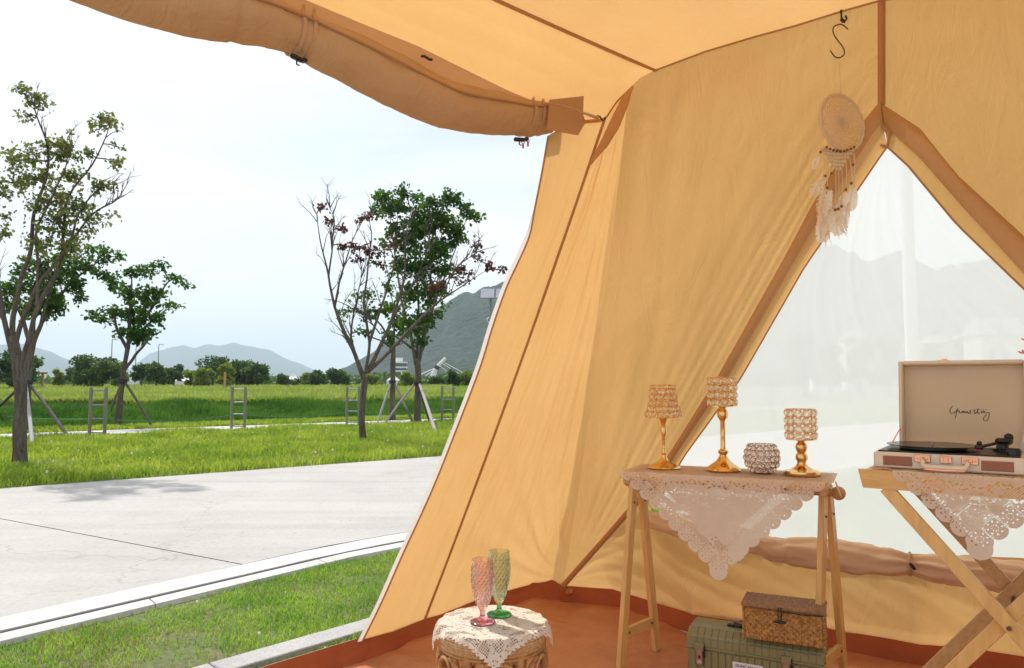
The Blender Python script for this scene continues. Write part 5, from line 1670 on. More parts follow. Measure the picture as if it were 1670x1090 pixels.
base2 = [(0, 0), (26.5, 0), (27.5, 2), (26, 5), (19, 10), (11, 16), (7, 22), (5.5, 26), (8, 29), (8, 32), (5, 34), (3.9, 37), (3.9, 80), (5, 82), (8, 86), (8.8, 91), (8, 96), (5, 100), (8, 102), (24, 104), (24, 106), (0, 106)]
holder(1180, 768, 'tallest gold candle holder, slim stem under a crystal cylinder', base2,
       [(110.5, 22, 12, 5.8, 0), (122, 22, 12, 5.8, 0), (133.5, 22, 12, 5.8, 0), (145, 22, 12, 5.8, 0)])
base4 = [(0, 0), (27, 0), (28.5, 3), (27, 7), (18, 9), (16, 11), (10, 14), (7, 19), (7, 22), (9.5, 26), (9, 32), (6, 36), (8.5, 40), (9.5, 45), (8, 50), (5, 53), (8, 55), (24, 57), (24, 59), (0, 59)]
holder(1308, 775, 'short gold candle holder with a crystal cylinder, at the right end of the table', base4,
       [(64, 23, 12, 5.9, 0), (76, 23, 12, 5.9, 0), (88, 23, 12, 5.9, 0), (100, 23, 12, 5.9, 0)])
rows = []
for j, an in enumerate((-62, -42, -22, -2, 18, 37)):
    r = 27 * math.cos(math.radians(an)); z = 25.5 + 27 * math.sin(math.radians(an))
    rows.append((z, r, max(6, int(round(2 * math.pi * r / 10.0))), 4.7, .5 * (j % 2)))
holder(1243, 772, 'low round crystal ball bowl without a stem, between the gold holders', [(0, 0), (13, 0), (14, 1.5), (13, 3), (0, 3)], rows, 'rose_wire')

# ---- olive tool box under the table
bz = .190
bl = G(1119, 1037, bz)
bf, bex, bey, bM = frame(bl, (.896, -.444), (.444, .896))
BW, BD = .455, .185
tool = root('tool_box', bf(0, 0, FLOOR), 'ribbed olive green plastic tool box on the floor under the table', 'tool box')
z0 = FLOOR; zs = .158
mb = MB()
mb.box(bf(BW / 2, BD / 2, (z0 + zs) / 2), BW - .006, BD - .006, zs - z0, bM, .006); body = mb.build('body', 'olive', tool)
# lid: chamfered section swept along the length
sec = [(0, zs), (0, bz - .004), (.006, bz + .006), (.034, bz + .026), (.050, bz + .030), (BD - .050, bz + .030), (BD - .034, bz + .026), (BD - .006, bz + .006), (BD, bz - .004), (BD, zs)]
mb = MB(); n = len(sec)
for x, ins in ((0, .006), (.010, 0), (BW - .010, 0), (BW, .006)):
    for (y, z) in sec:
        yy = BD / 2 + (y - BD / 2) * (1 - ins * 6); zz = z - (ins * 2 if z > bz else 0)
        mb.v.append(tuple(bf(x, yy, zz)))
for q in range(3):
    for i in range(n - 1): mb.f.append((q * n + i, (q + 1) * n + i, (q + 1) * n + i + 1, q * n + i + 1))
mb.f.append(tuple(range(n))); mb.f.append(tuple(range(4 * n - 1, 3 * n - 1, -1)))
lid = mb.build('lid', 'olive', tool, angle=20)
mb = MB(); mb.box(bf(BW / 2, -.002, zs - .001), BW + .006, .008, .006, bM, .002).box(bf(-.002, BD / 2, zs - .001), .008, BD, .006, bM, .002); mb.build('lip', 'olive', tool)
mb = MB(); mb.box(bf(BW / 2, .0, bz + .001), BW - .02, .006, .0035, bM, .0015); mb.build('rim_bead', 'olive', lid)
ribs = []
x = .026
while x < BW - .01:
    mb = MB(); mb.box(bf(x, .0022, (z0 + .01 + zs) / 2 - .004), .0215, .006, zs - z0 - .022, bM, .0014); mb.build('rib', 'olive', body)
    mb = MB()
    a = [(-.0016, zs + .004), (-.0016, bz - .004), (.0050, bz + .0080), (.033, bz + .0282)]
    vs = []; fs = []
    for i, (y, z) in enumerate(a): vs += [bf(x - .0105, y, z), bf(x + .0105, y, z)]
    for i, (y, z) in enumerate(a): vs += [bf(x - .0118, y + .004, z - .002), bf(x + .0118, y + .004, z - .002)]
    for i in range(3): fs += [(2 * i, 2 * i + 1, 2 * i + 3, 2 * i + 2), (2 * i, 2 * i + 2, 8 + 2 * i + 2, 8 + 2 * i), (2 * i + 1, 8 + 2 * i + 1, 8 + 2 * i + 3, 2 * i + 3)]
    fs += [(0, 8, 9, 1), (6, 7, 15, 14)]
    mb.add(vs, fs); mb.build('rib', 'olive', lid, smooth=False)
    x += .0245
for x in (.048, BW - .118):
    mb = MB(); mb.box(bf(x, -.006, zs + .004), .034, .012, .026, bM, .002); hs = mb.build('hasp', 'olive', tool)
    mb = MB(); mb.box(bf(x, -.0075, zs - .034), .026, .010, .052, bM, .003); lt = mb.build('latch', 'latch', tool)
    mb = MB(); mb.box(bf(x + .017, -.009, zs - .012), .003, .014, .040, bM, .001); mb.build('spring', 'black', lt)
    mb = MB(); mb.box(bf(x, -.0135, zs - .030), .007, .003, .010, bM, .001); mb.build('catch', 'black', lt)
    for q in range(3):
        mb = MB(); mb.tube([bf(x - .008, -.0135, zs - .044 - q * .004), bf(x, -.0135, zs - .041 - q * .004), bf(x + .008, -.0135, zs - .043 - q * .004)], .0009, 5); mb.build('engraving', 'label', lt)
mb = MB(); c = bf(.155, BD * .45, bz + .034); mb.box(c, .05, .024, .006, bM, .002); mb.build('handle_mount', 'black', lid)
mb = MB(); mb.tube([bf(.15, BD * .45, bz + .036), bf(.155, BD * .45, bz + .046), bf(.25, BD * .45, bz + .034)], .005, 8); mb.build('handle', 'steel', lid)
# label plate
pa_ = PL(1194.5, 1075.5, bf(0, -.004, 0), bey); pb_ = PL(1244, 1083, bf(0, -.004, 0), bey)
lw = (pb_ - pa_).length
def FRM(o, ex, n):
    pass
lc = (pa_ + pb_) / 2; lx = (lc - bf(0, 0, 0)).dot(bex)
mb = MB(); mb.box(bf(lx, -.0035, zs - .050), lw, .003, .040, bM, .0008); plate = mb.build('label_plate', 'label', tool)
def text_obj(txt, size, pos, ex, up, m, parent, name='lettering', ext_=.0003, bold=0.0, sx=1.0):
    cu = bpy.data.curves.new(name, 'FONT'); cu.body = txt; cu.size = size; cu.align_x = 'CENTER'; cu.align_y = 'CENTER'; cu.extrude = ext_; cu.offset = bold
    tmp = bpy.data.objects.new(name, cu); COL.objects.link(tmp)
    bpy.context.view_layer.update()
    me = bpy.data.meshes.new_from_object(tmp.evaluated_get(bpy.context.evaluated_depsgraph_get()))
    COL.objects.unlink(tmp); bpy.data.objects.remove(tmp)
    nz = ex.cross(up)
    m4 = Matrix((ex * sx, up, nz)).transposed()
    vs = [pos + m4 @ v_.co for v_ in me.vertices]; fs = [tuple(p_.vertices) for p_ in me.polygons]
    return link_mesh(name, vs, fs, m, parent, smooth=False)
text_obj('DUNCAN UX', .0145, bf(lx, -.0058, zs - .041), bex, Vector((0, 0, 1)), 'ink', plate, sx=.92)

# ---- woven seagrass box on the tool box
sb = G(1211, 1041, bz + .033)
sf, sex, sey, sM = frame(sb, (.91, -.415), (.415, .91))
SWd, SDp, SHt = .262, .135, .108
zb = bz + .033
bas = root('woven_box', sf(0, 0, zb), 'small woven seagrass box with black toggle, on top of the tool box', 'basket')
mb = MB(); mb.box(sf(SWd / 2, SDp / 2, zb + SHt / 2), SWd - .008, SDp - .008, SHt, sM, .006); core = mb.build('box_body', 'seagrass', bas)
def weave(f_uv, W_, H_, step, thick, m, name, parent, diag=True):
    """herringbone of little raised straps; f_uv(a, b, out) -> point"""
    vs = []; fs = []
    na = int(W_ / step); nb = int(H_ / step)
    for j in range(nb):
        for i in range(na):
            a = (i + .5) * W_ / na; b = (j + .5) * H_ / nb
            an = math.radians(45 if (i + j) % 2 == 0 else -45) if diag else (0 if (i + j) % 2 else math.pi / 2)
            ca, sa = math.cos(an), math.sin(an)
            L, w2 = step * .72, step * .36
            t = thick * R.uniform(.7, 1.3)
            k0 = len(vs)
            for (p_, q_, h_) in ((-L, 0, 0), (0, -w2, 0), (L, 0, 0), (0, w2, 0), (-L * .45, 0, t * .8), (0, -w2 * .5, t), (L * .45, 0, t * .8), (0, w2 * .5, t)):
                x_ = min(max(a + p_ * ca - q_ * sa, 0), W_); y_ = min(max(b + p_ * sa + q_ * ca, 0), H_)
                vs.append(f_uv(x_, y_, h_))
            fs += [(k0, k0 + 1, k0 + 5, k0 + 4), (k0 + 1, k0 + 2, k0 + 6, k0 + 5), (k0 + 2, k0 + 3, k0 + 7, k0 + 6), (k0 + 3, k0, k0 + 4, k0 + 7), (k0 + 4, k0 + 5, k0 + 6, k0 + 7)]
    o = link_mesh(name, vs, fs, m, parent, smooth=True, angle=60); o['kind'] = 'stuff'
    return o
weave(lambda a, b, h: sf(a, .003 - h, zb + b), SWd, SHt - .004, .0090, .0035, 'seagrass', 'weave', bas)
weave(lambda a, b, h: sf(.003 - h, a, zb + b), SDp, SHt - .004, .0090, .0035, 'seagrass', 'weave', bas)
weave(lambda a, b, h: sf(SWd - .003 + h, a, zb + b), SDp, SHt - .004, .0090, .0035, 'seagrass', 'weave', bas)
mb = MB(); mb.box(sf(SWd / 2, SDp / 2 - .002, zb + SHt + .007), SWd + .006, SDp + .008, .012, sM, .004); sl_ = mb.build('lid', 'seagrass_lid', bas)
weave(lambda a, b, h: sf(a - .002, b - .004, zb + SHt + .0125 + h), SWd + .004, SDp + .004, .0085, .003, 'seagrass_lid', 'weave', sl_, False)
weave(lambda a, b, h: sf(a - .002, -.0055 - h, zb + SHt + .001 + b), SWd + .004, .012, .006, .0025, 'seagrass_lid', 'weave', sl_, False)
mb = MB(); mb.tube([sf(.118, -.009, zb + SHt + .012), sf(.117, -.012, zb + SHt - .01), sf(.118, -.009, zb + SHt - .034)], .0018, 6)
mb.tube([sf(.126, -.009, zb + SHt + .012), sf(.128, -.012, zb + SHt - .01), sf(.126, -.009, zb + SHt - .034)], .0018, 6); mb.build('loop', 'black', bas)
mb = MB(); mb.tube([sf(.103, -.011, zb + SHt - .036), sf(.122, -.014, zb + SHt - .034), sf(.141, -.011, zb + SHt - .036)], [.003, .0055, .003], 10); mb.build('toggle', 'black', bas)
mb = MB(); mb.tube([sf(.13, -.010, zb + SHt - .001), sf(.19, -.011, zb + SHt - .004), sf(.255, -.009, zb + SHt - .001)], .0018, 6); mb.build('cord', 'black', bas)

# ---- rattan stool with crocheted doily
sc_ = P(803, 1014, 2.10); ST = sc_.z; scn = Vector((sc_.x, sc_.y, 0))
stool = root('rattan_stool', (scn.x, scn.y, FLOOR), 'round rattan stool with arched canes and woven top', 'stool')
RT = .142
mb = MB(); mb.lathe([(0, ST - .004), (RT * .9, ST - .004), (RT * .99, ST - .010), (RT, ST - .018), (RT * .9, ST - .022), (RT * .98, ST - .045), (0, ST - .045)], scn, 48); mb.build('seat', 'bead', stool)
for j in range(5):
    z = ST - .010 - j * .0072; r = RT + .002 + .004 * math.sin(j / 4 * 3.14)
    mb = MB(); mb.torus(scn + Vector((0, 0, z)), r, .0043, (0, 0, 1), 110, 8, wob=.30); mb.build('woven_band', 'rattan_weave', stool)
for z, r in ((ST - .047, .0070), (ST - .058, .0050)):
    mb = MB(); mb.torus(scn + Vector((0, 0, z)), RT + .001, r, (0, 0, 1), 64, 10); mb.build('ring', 'rattan', stool)
mb = MB(); mb.torus(scn + Vector((0, 0, .11)), RT + .008, .007, (0, 0, 1), 64, 10); mb.build('ring', 'rattan', stool)
NL = 6; a0 = math.radians(-90 + 33)
for q in range(NL):
    a = a0 + q * 2 * math.pi / NL
    e = Vector((math.cos(a), math.sin(a), 0)); te = Vector((-e.y, e.x, 0))
    mb = MB()
    mb.tube([scn + e * (RT - .006) + Vector((0, 0, ST - .050)), scn + e * (RT - .004) + Vector((0, 0, .25)), scn + e * (RT + .006) + Vector((0, 0, FLOOR))], [.0135, .013, .013], 12)
    leg = mb.build('leg', 'rattan', stool)
    for zz in (ST - .082, ST - .090, ST - .098, ST - .106, ST - .114):
        mb = MB(); mb.torus(scn + e * (RT - .0055) + Vector((0, 0, zz)), .0155, .0042, (0, 0, 1), 20, 6); mb.build('binding', 'rattan', leg)
    # the arch to the next leg
    a2 = a + 2 * math.pi / NL
    pts = []
    for k in range(17):
        t = k / 16; aa = a + (a2 - a) * (.10 + .80 * t)
        pts.append(scn + Vector((math.cos(aa), math.sin(aa), 0)) * (RT + .008) + Vector((0, 0, ST - .068 - .17 * abs(2 * t - 1) ** 2.6)))
    mb = MB(); mb.tube(pts, .0055, 8); mb.build('arch', 'rattan', stool)
    for sg in (-1, 1):
        pts = []
        for k in range(9):
            t = k / 8; aa = a + sg * (.10 + .26 * t * t)
            pts.append(scn + Vector((math.cos(aa), math.sin(aa), 0)) * (RT + .009) + Vector((0, 0, ST - .118 + .055 * t ** .6)))
        mb = MB(); mb.tube(pts, .0048, 8); mb.build('curl', 'rattan', stool)
S2 = .163
cph = math.radians(3)
def doily_pos(x, y):
    # corners of the square point to the camera, left, right and back
    X = (x - y) * .7071; Yq = -(x + y) * .7071
    X, Yq = X * math.cos(cph) - Yq * math.sin(cph), X * math.sin(cph) + Yq * math.cos(cph)
    r = math.hypot(X, Yq); a = math.atan2(Yq, X)
    Rr2 = RT + .006
    if r < Rr2: 
        return scn + Vector((X, Yq, ST + .0015 + .0012 * N2(X * 40, Yq * 40)))
    e = r - Rr2
    out = Rr2 + .012 * (1 - math.exp(-e * 60)) + .10 * e + .004 * math.sin(a * 17)
    return scn + Vector((math.cos(a) * out, math.sin(a) * out, ST + .0015 - e * .97))
def doily_keep(X, Y):
    ed_ = S2 - np.maximum(np.abs(X), np.abs(Y))
    edge = ed_ > .003 * (1 + np.sin((X + Y) * 420)) 
    gx_ = (X / .0060) % 1; gy_ = (Y / .0060) % 1
    cellh = (np.abs(gx_ - .5) < .33) & (np.abs(gy_ - .5) < .33)
    band = (ed_ > .012) & (ed_ < .052)
    pat = clump(X + 2, Y + 5, 60) > .05
    hole = cellh & band & pat
    rr_ = np.hypot(X, Y)
    hole |= cellh & (np.abs(rr_ - .075) < .010) & (clump(X, Y, 45) > .25)
    h_ = np.sin(np.floor(X / .003) * 12.98 + np.floor(Y / .003) * 78.2) * 43758.5
    hole |= ((h_ - np.floor(h_)) < .05)
    return edge & ~hole
doily = lace('doily', doily_keep, doily_pos, -S2, S2, -S2, S2, .0019, 'crochet', None, 'square cream crocheted doily draped over the rattan stool', 'doily')

def goblet(u, v, label, mg, mf, sc=1.0):
    c = G(u, v, ST + .0045)
    rt = root('glass_flute', c, label, 'glass', 'coloured flutes on the doily')
    H = .178 * sc
    mb = MB(); mb.lathe([(0, .0), (.034, 0), (.0355, .0015), (.034, .003), (.022, .006), (.012, .010), (.0075, .016), (.0065, .024), (.0085, .030), (.0085, .032), (.0, .032)], c, 40)
    mb.build('foot', mf, rt, angle=60)
    def rb(t):  # outer radius of the bowl
        return .0085 + .0225 * min(1, (t / .55)) ** .62 if t < .55 else .031 - .0012 * ((t - .55) / .45)
    n = 88; nr = 84; z0_ = .0325; z1_ = H
    vs = []; fs = []
    for j in range(nr + 1):
        t = j / nr; z = z0_ + (z1_ - z0_) * t
        amp = .0042 * (1 if .12 < t < .86 else 0)
        for i in range(n):
            a = 2 * math.pi * i / n
            d = max(0, math.cos(11 * a + t * 46) * 1.0) * max(0, math.cos(11 * a - t * 46)) if amp else 0
            d = abs(math.sin(8 * a + t * 26) * math.sin(8 * a - t * 26)) if amp else 0
            r = rb(t) + amp * (d - .3)
            vs.append(c + Vector((math.cos(a) * r, math.sin(a) * r, z)))
    for j in range(14):
        t = 1 - j / 13 * .93; z = z0_ + (z1_ - z0_) * t
        for i in range(n):
            a = 2 * math.pi * i / n; r = max(.001, rb(t) - .0028)
            vs.append(c + Vector((math.cos(a) * r, math.sin(a) * r, z)))
    rowsn = nr + 1 + 14
    for j in range(rowsn - 1):
        for i in range(n):
            fs.append((j * n + i, j * n + (i + 1) % n, (j + 1) * n + (i + 1) % n, (j + 1) * n + i))
    fs.append(tuple(range(n))[::-1]); fs.append(tuple((rowsn - 1) * n + i for i in range(n)))
    link_mesh('bowl', vs, fs, mg, rt, angle=60)
goblet(787, 1014, 'pink diamond-cut glass flute, in front on the doily', 'pink_glass', 'pink_foot', .955)
goblet(814, 1002, 'green diamond-cut glass flute, behind the pink one', 'green_glass', 'green_foot')

# ---- folding tray table with crossed legs
pf, pex, pey, pM = frame((1.05, 2.14), (.81, -.585), (.585, .81))
tray = root('folding_tray_table', pf(.276, .2, 0), 'bamboo folding tray table with crossed legs, under the record player', 'tray table')
X0, X1, DP = -.050, .602, .40
ZT0, ZT1 = .787, .840
def raill(y, m):
    mb = MB(); t = .018
    vs = [pf(X0, y, ZT1), pf(X1, y, ZT1), pf(X1 - .012, y, ZT0), pf(X0 + .012, y, ZT0), pf(X0, y + t, ZT1), pf(X1, y + t, ZT1), pf(X1 - .012, y + t, ZT0), pf(X0 + .012, y + t, ZT0)]
    mb.add(vs, [(0, 3, 2, 1), (4, 5, 6, 7), (0, 1, 5, 4), (1, 2, 6, 5), (2, 3, 7, 6), (3, 0, 4, 7)])
    mb.build('tray_rail', m, tray, smooth=False)
raill(0, 'bamboo_flat'); raill(DP, 'bamboo_flat')
for x in (X0 + .02, X1 - .02):
    mb = MB(); mb.box(pf(x, DP / 2 + .009, (ZT0 + ZT1) / 2), .016, DP - .020, .048, pM, .002); mb.build('tray_rail', 'bamboo_flat', tray)
for k in range(9):
    mb = MB(); mb.box(pf((X0 + X1) / 2, .042 + k * .0425, ZT1 - .010), X1 - X0 - .06, .038, .010, pM, .0015); mb.build('tray_slat', 'bamboo_flat', tray)
def xleg(y, xa, za, xb, zb_, m, t=.018, w=.036):
    mb = MB(); mb.bar(pf(xa, y, za), pf(xb, y, zb_), w, t, pex, .002); mb.build('leg', m, tray)
xleg(.012, .020, ZT0 + .004, .655, FLOOR + .01, 'bamboo')
xleg(.034, .560, ZT0 + .004, -.045, FLOOR + .01, 'bamboo')
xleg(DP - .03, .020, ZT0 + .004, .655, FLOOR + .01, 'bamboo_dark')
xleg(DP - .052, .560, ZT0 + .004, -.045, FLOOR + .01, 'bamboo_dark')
mb = MB(); q = pf(.302, .001, .452); mb.tube([q, q - pey * .004], .006, 12); mb.build('pivot_bolt', 'screw', tray)
mb = MB(); mb.tube([pf(.302, .03, .452), pf(.302, DP - .04, .452)], .006, 8); mb.build('spreader', 'steel', tray)
for (x, z) in ((.58, .12), (.02, .12)):
    mb = MB(); mb.tube([pf(x, .03, z), pf(x, DP - .04, z)], .010, 8); mb.build('foot_rail', 'bamboo', tray)
tc = root('tray_cloth', pf(.24, 0, ZT1), 'scalloped white lace cloth with pointed drop over the tray table', 'tablecloth')
drape('front_drop', pf, .245, -.002, ZT1 + .003, .205, .200, tc, -1, cell=.0017, seed=7)
drape('back_drop', pf, .20, DP + .02, ZT1 + .003, .205, .20, tc, 1, cell=.0028, seed=2)
lace('cloth_top', top_keep, lambda x, y: pf(x, y, ZT1 + .003 + .002 * N2(x * 30, y * 30) + (.004 if x < .03 else 0) * abs(N2(x * 90, y * 60))), -.02, .46, -.004, DP + .022, .004, 'lace', tc)

# ---- suitcase record player
bp = P(1425, 762.5, 2.175)
rf, rex, rey, rM = frame(bp, (.81, -.585), (.585, .81))
PB = ZT1 + .0055; PH = .045; PW = .366; PD = .262
rp_ = root('record_player', rf(0, 0, PB), 'open cream suitcase record player with a record on it', 'record player')
def rpx(u, v): 
    q = PL(u, v, rf(0, 0, 0), rey); return (q - rf(0, 0, 0)).dot(rex), q.z
mb = MB(); mb.box(rf(PW / 2, PD / 2, PB + PH / 2), PW, PD, PH, rM, .004); mb.build('base', 'cream', rp_)
mb = MB(); mb.box(rf(PW / 2, PD / 2, PB + PH + .0022), PW - .022, PD - .022, .0045, rM, .001); mb.build('deck', 'black', rp_)
cx_, cy_ = .139, .120
mb = MB(); mb.lathe([(0, 0), (.082, 0), (.088, .003), (.088, .010), (0, .010)], rf(cx_, cy_, PB + PH + .0045), 48); mb.build('platter', 'black', rp_)
mb = MB(); mb.lathe([(0, .011), (.100, .0112), (.1205, .0125), (.1212, .0135), (.1205, .0145), (.100, .0140), (.052, .0134), (0, .0134)], rf(cx_, cy_, PB + PH + .0045), 64)
tag(mb.build('vinyl_record', 'vinyl'), 'black vinyl record lying on the open record player', 'record')
mb = MB(); mb.tube([rf(cx_, cy_, PB + PH + .017), rf(cx_, cy_, PB + PH + .026)], [.0035, .002], 10); mb.build('spindle', 'grey_metal', rp_)
# tone arm
ax_, ay_ = PW - .056, .165
mb = MB(); mb.lathe([(0, 0), (.024, 0), (.024, .006), (.016, .008), (.014, .020), (.018, .022), (.018, .028), (0, .028)], rf(ax_, ay_, PB + PH + .0045), 24); ta = mb.build('tone_arm_base', 'black', rp_)
mb = MB(); mb.tube([rf(ax_ + .012, ay_ + .035, PB + PH + .030), rf(ax_, ay_, PB + PH + .032), rf(ax_ - .020, ay_ - .06, PB + PH + .028), rf(ax_ - .045, ay_ - .125, PB + PH + .024)], .0045, 8); mb.build('tone_arm', 'black', rp_)
mb = MB(); mb.tube([rf(ax_ + .008, ay_ + .020, PB + PH + .030), rf(ax_ + .014, ay_ + .048, PB + PH + .031)], .0115, 14); mb.build('counterweight', 'black', rp_)
mb = MB(); q = rf(ax_ - .048, ay_ - .128, PB + PH + .024); mb.box(q, .020, .036, .012, rM, .003); mb.box(q + Vector((0, 0, .010)), .012, .022, .010, rM, .003); hd = mb.build('head_shell', 'black', rp_)
mb = MB(); mb.box(q + rex * -.002 - Vector((0, 0, .009)), .014, .018, .006, rM, .001); mb.build('cartridge', 'red', hd)
mb = MB(); mb.box(rf(ax_ + .004, ay_ - .02, PB + PH + .036), .040, .030, .014, rM, .005).sphere(rf(ax_ + .016, ay_ - .01, PB + PH + .045), .012, 12, 8); mb.build('arm_rest', 'black', rp_)
mb = MB(); mb.lathe([(0, 0), (.0165, 0), (.0165, .016), (.014, .019), (0, .019)], rf(PW - .026, .035, PB + PH + .0045), 24); mb.build('knob', 'black', rp_)
# grilles and clasps on the front
for (u0, u1, v0, v1) in ((1440, 1488, 743, 763), (1600, 1654, 751, 771)):
    xa, za = rpx(u0, v0); xb, zb_ = rpx(u1, v1 - 1)
    mb = MB(); mb.box(rf((xa + xb) / 2, -.0008, PB + PH * .47), abs(xb - xa), .003, PH * .60, rM, .0012); gr = mb.build('speaker_grille', 'grille', rp_)
    for k in range(6):
        mb = MB(); mb.box(rf((xa + xb) / 2, -.0028, PB + PH * (.24 + k * .09)), abs(xb - xa) * .93, .0016, .0017, rM, .0004); mb.build('slot', 'grille', gr)
for i, (u0, u1) in enumerate(((1491, 1518), (1533, 1553), (1568, 1596))):
    xa = rpx(u0, 755)[0]; xb = rpx(u1, 755)[0]; xm = (xa + xb) / 2
    mb = MB(); mb.box(rf(xm, -.002, PB + PH * .70), xb - xa, .004, .021, rM, .0015)
    cz = PB + PH * .70
    if i == 1:
        mb.box(rf(xm, -.0055, cz + .002), .012, .005, .012, rM, .001).tube([rf(xm, -.007, cz - .004), rf(xm, -.009, cz - .004)], .005, 12)
    else:
        mb.box(rf(xm, -.006, cz), .014, .006, .008, rM, .001)
        for sx_ in (-1, 1): mb.sphere(rf(xm + sx_ * .013, -.0045, cz), .0022, 8, 5)
    mb.build('clasp', 'rose', rp_)
xh0 = rpx(1506, 755)[0]; xh1 = rpx(1579, 755)[0]
zh = PB + PH * .58
for x in (xh0, xh1):
    sg = 1 if x == xh0 else -1
    mb = MB(); mb.torus(rf(x, -.009, zh + .003), .0062, .0014, rex, 14, 6); mb.build('handle_ring', 'rose', rp_)
mb = MB(); mb.tube(smooth_poly([rf(xh0, -.012, zh), rf(xh0 + .003, -.020, zh - .010), rf(xh0 + .014, -.030, zh - .0135), rf(xh1 - .014, -.030, zh - .0135), rf(xh1 - .003, -.020, zh - .010), rf(xh1, -.012, zh)], 5), .0062, 10)
hn = mb.build('handle', 'cream', rp_)
mb = MB(); mb.tube([rf(xh0 + .006, -.029, zh - .0205), rf((xh0 + xh1) / 2, -.033, zh - .0215), rf(xh1 - .006, -.029, zh - .0205)], [.0042, .0048, .0042], 10); mb.build('handle_trim', 'rose', hn)
# the lid, standing open
lx0, lx1 = .036, .378
LH = .268; lean = math.radians(7)
up = (Vector((0, 0, 1)) * math.cos(lean) + rey * math.sin(lean)).normalized()
fwd = rex.cross(up).normalized()         # towards the back of the lid? fixed below
if fwd.dot(rey) < 0: fwd = -fwd
lo = rf(lx0, PD - .034, PB + PH + .004)
LW = lx1 - lx0
LM = Matrix((rex, fwd, up)).transposed()
LDp = .046
def lp(x, y, z): return lo + rex * x + fwd * y + up * z
mb = MB()
mb.box(lp(LW / 2, LDp - .0035, LH / 2), LW, .007, LH, LM, .003); lid = mb.build('lid', 'cream', rp_)
for (x, z, w, h) in ((.006, LH / 2, .012, LH), (LW - .006, LH / 2, .012, LH), (LW / 2, .006, LW - .024, .012), (LW / 2, LH - .006, LW - .024, .012)):
    mb = MB(); mb.box(lp(x, LDp / 2 - .0035, z), w, LDp - .007, h, LM, .0035); mb.build('lid_rim', 'cream', lid)
mb = MB(); mb.box(lp(LW / 2, LDp - .0095, LH / 2), LW - .025, .003, LH - .025, LM, 0); mb.build('lining', 'beige', lid)
mb = MB(); mb.box(lp(LW * .36, LDp * .5, LH + .002), .034, .020, .004, LM, .001).box(lp(LW * .36 + .004, LDp * .5, LH + .005), .014, .012, .006, LM, .001); mb.build('clasp', 'rose', lid)
# handwritten word on the lining
def ink(pts, r):
    q = []
    for (a, b) in pts:
        u = 1520 + a / 12.846; v = 640 + b / 12.846
        q.append(PL(u, v, lp(0, LDp - .0112, 0), fwd))
    q = smooth_poly(q, 5)
    n_ = len(q); return q, [r * (.7 + .5 * math.sin(i * .9) ** 2) for i in range(n_)]
strokes = [[(432, 288), (392, 335), (375, 395), (395, 438), (440, 440), (500, 395), (545, 338)], [(545, 338), (520, 400), (508, 460), (486, 548)],
           [(520, 400), (560, 385), (578, 398), (560, 412), (575, 432), (606, 428), (640, 400), (672, 395), (632, 425), (660, 432), (690, 402), (700, 430), (726, 420), (735, 395), (752, 438), (780, 430)],
           [(812, 375), (786, 392), (815, 415), (790, 448), (760, 440)], [(905, 375), (872, 392), (902, 415), (900, 448), (868, 440)], [(905, 445), (935, 420), (962, 360), (975, 338)], [(972, 342), (955, 395), (968, 440), (1010, 430)],
           [(800, 372), (900, 358), (1000, 364), (1165, 362)], [(1095, 396), (1045, 402), (1035, 428), (1070, 428), (1100, 400), (1110, 432), (1150, 436)], [(1140, 430), (1170, 425), (1200, 432), (1196, 490), (1165, 575), (1120, 603), (1078, 578), (1088, 522), (1145, 468)]]
mb = MB()
for i, s_ in enumerate(strokes):
    q, r = ink(s_, .0011 if i != 7 else .0004)
    mb.tube(q, r, 5)
mb.build('handwritten_word', 'ink', lid)
# hinge stay
mb = MB(); mb.tube([rf(.016, PD - .07, PB + PH + .004), lp(.006, .004, .06)], .0018, 6); mb.build('lid_stay', 'rose', rp_)

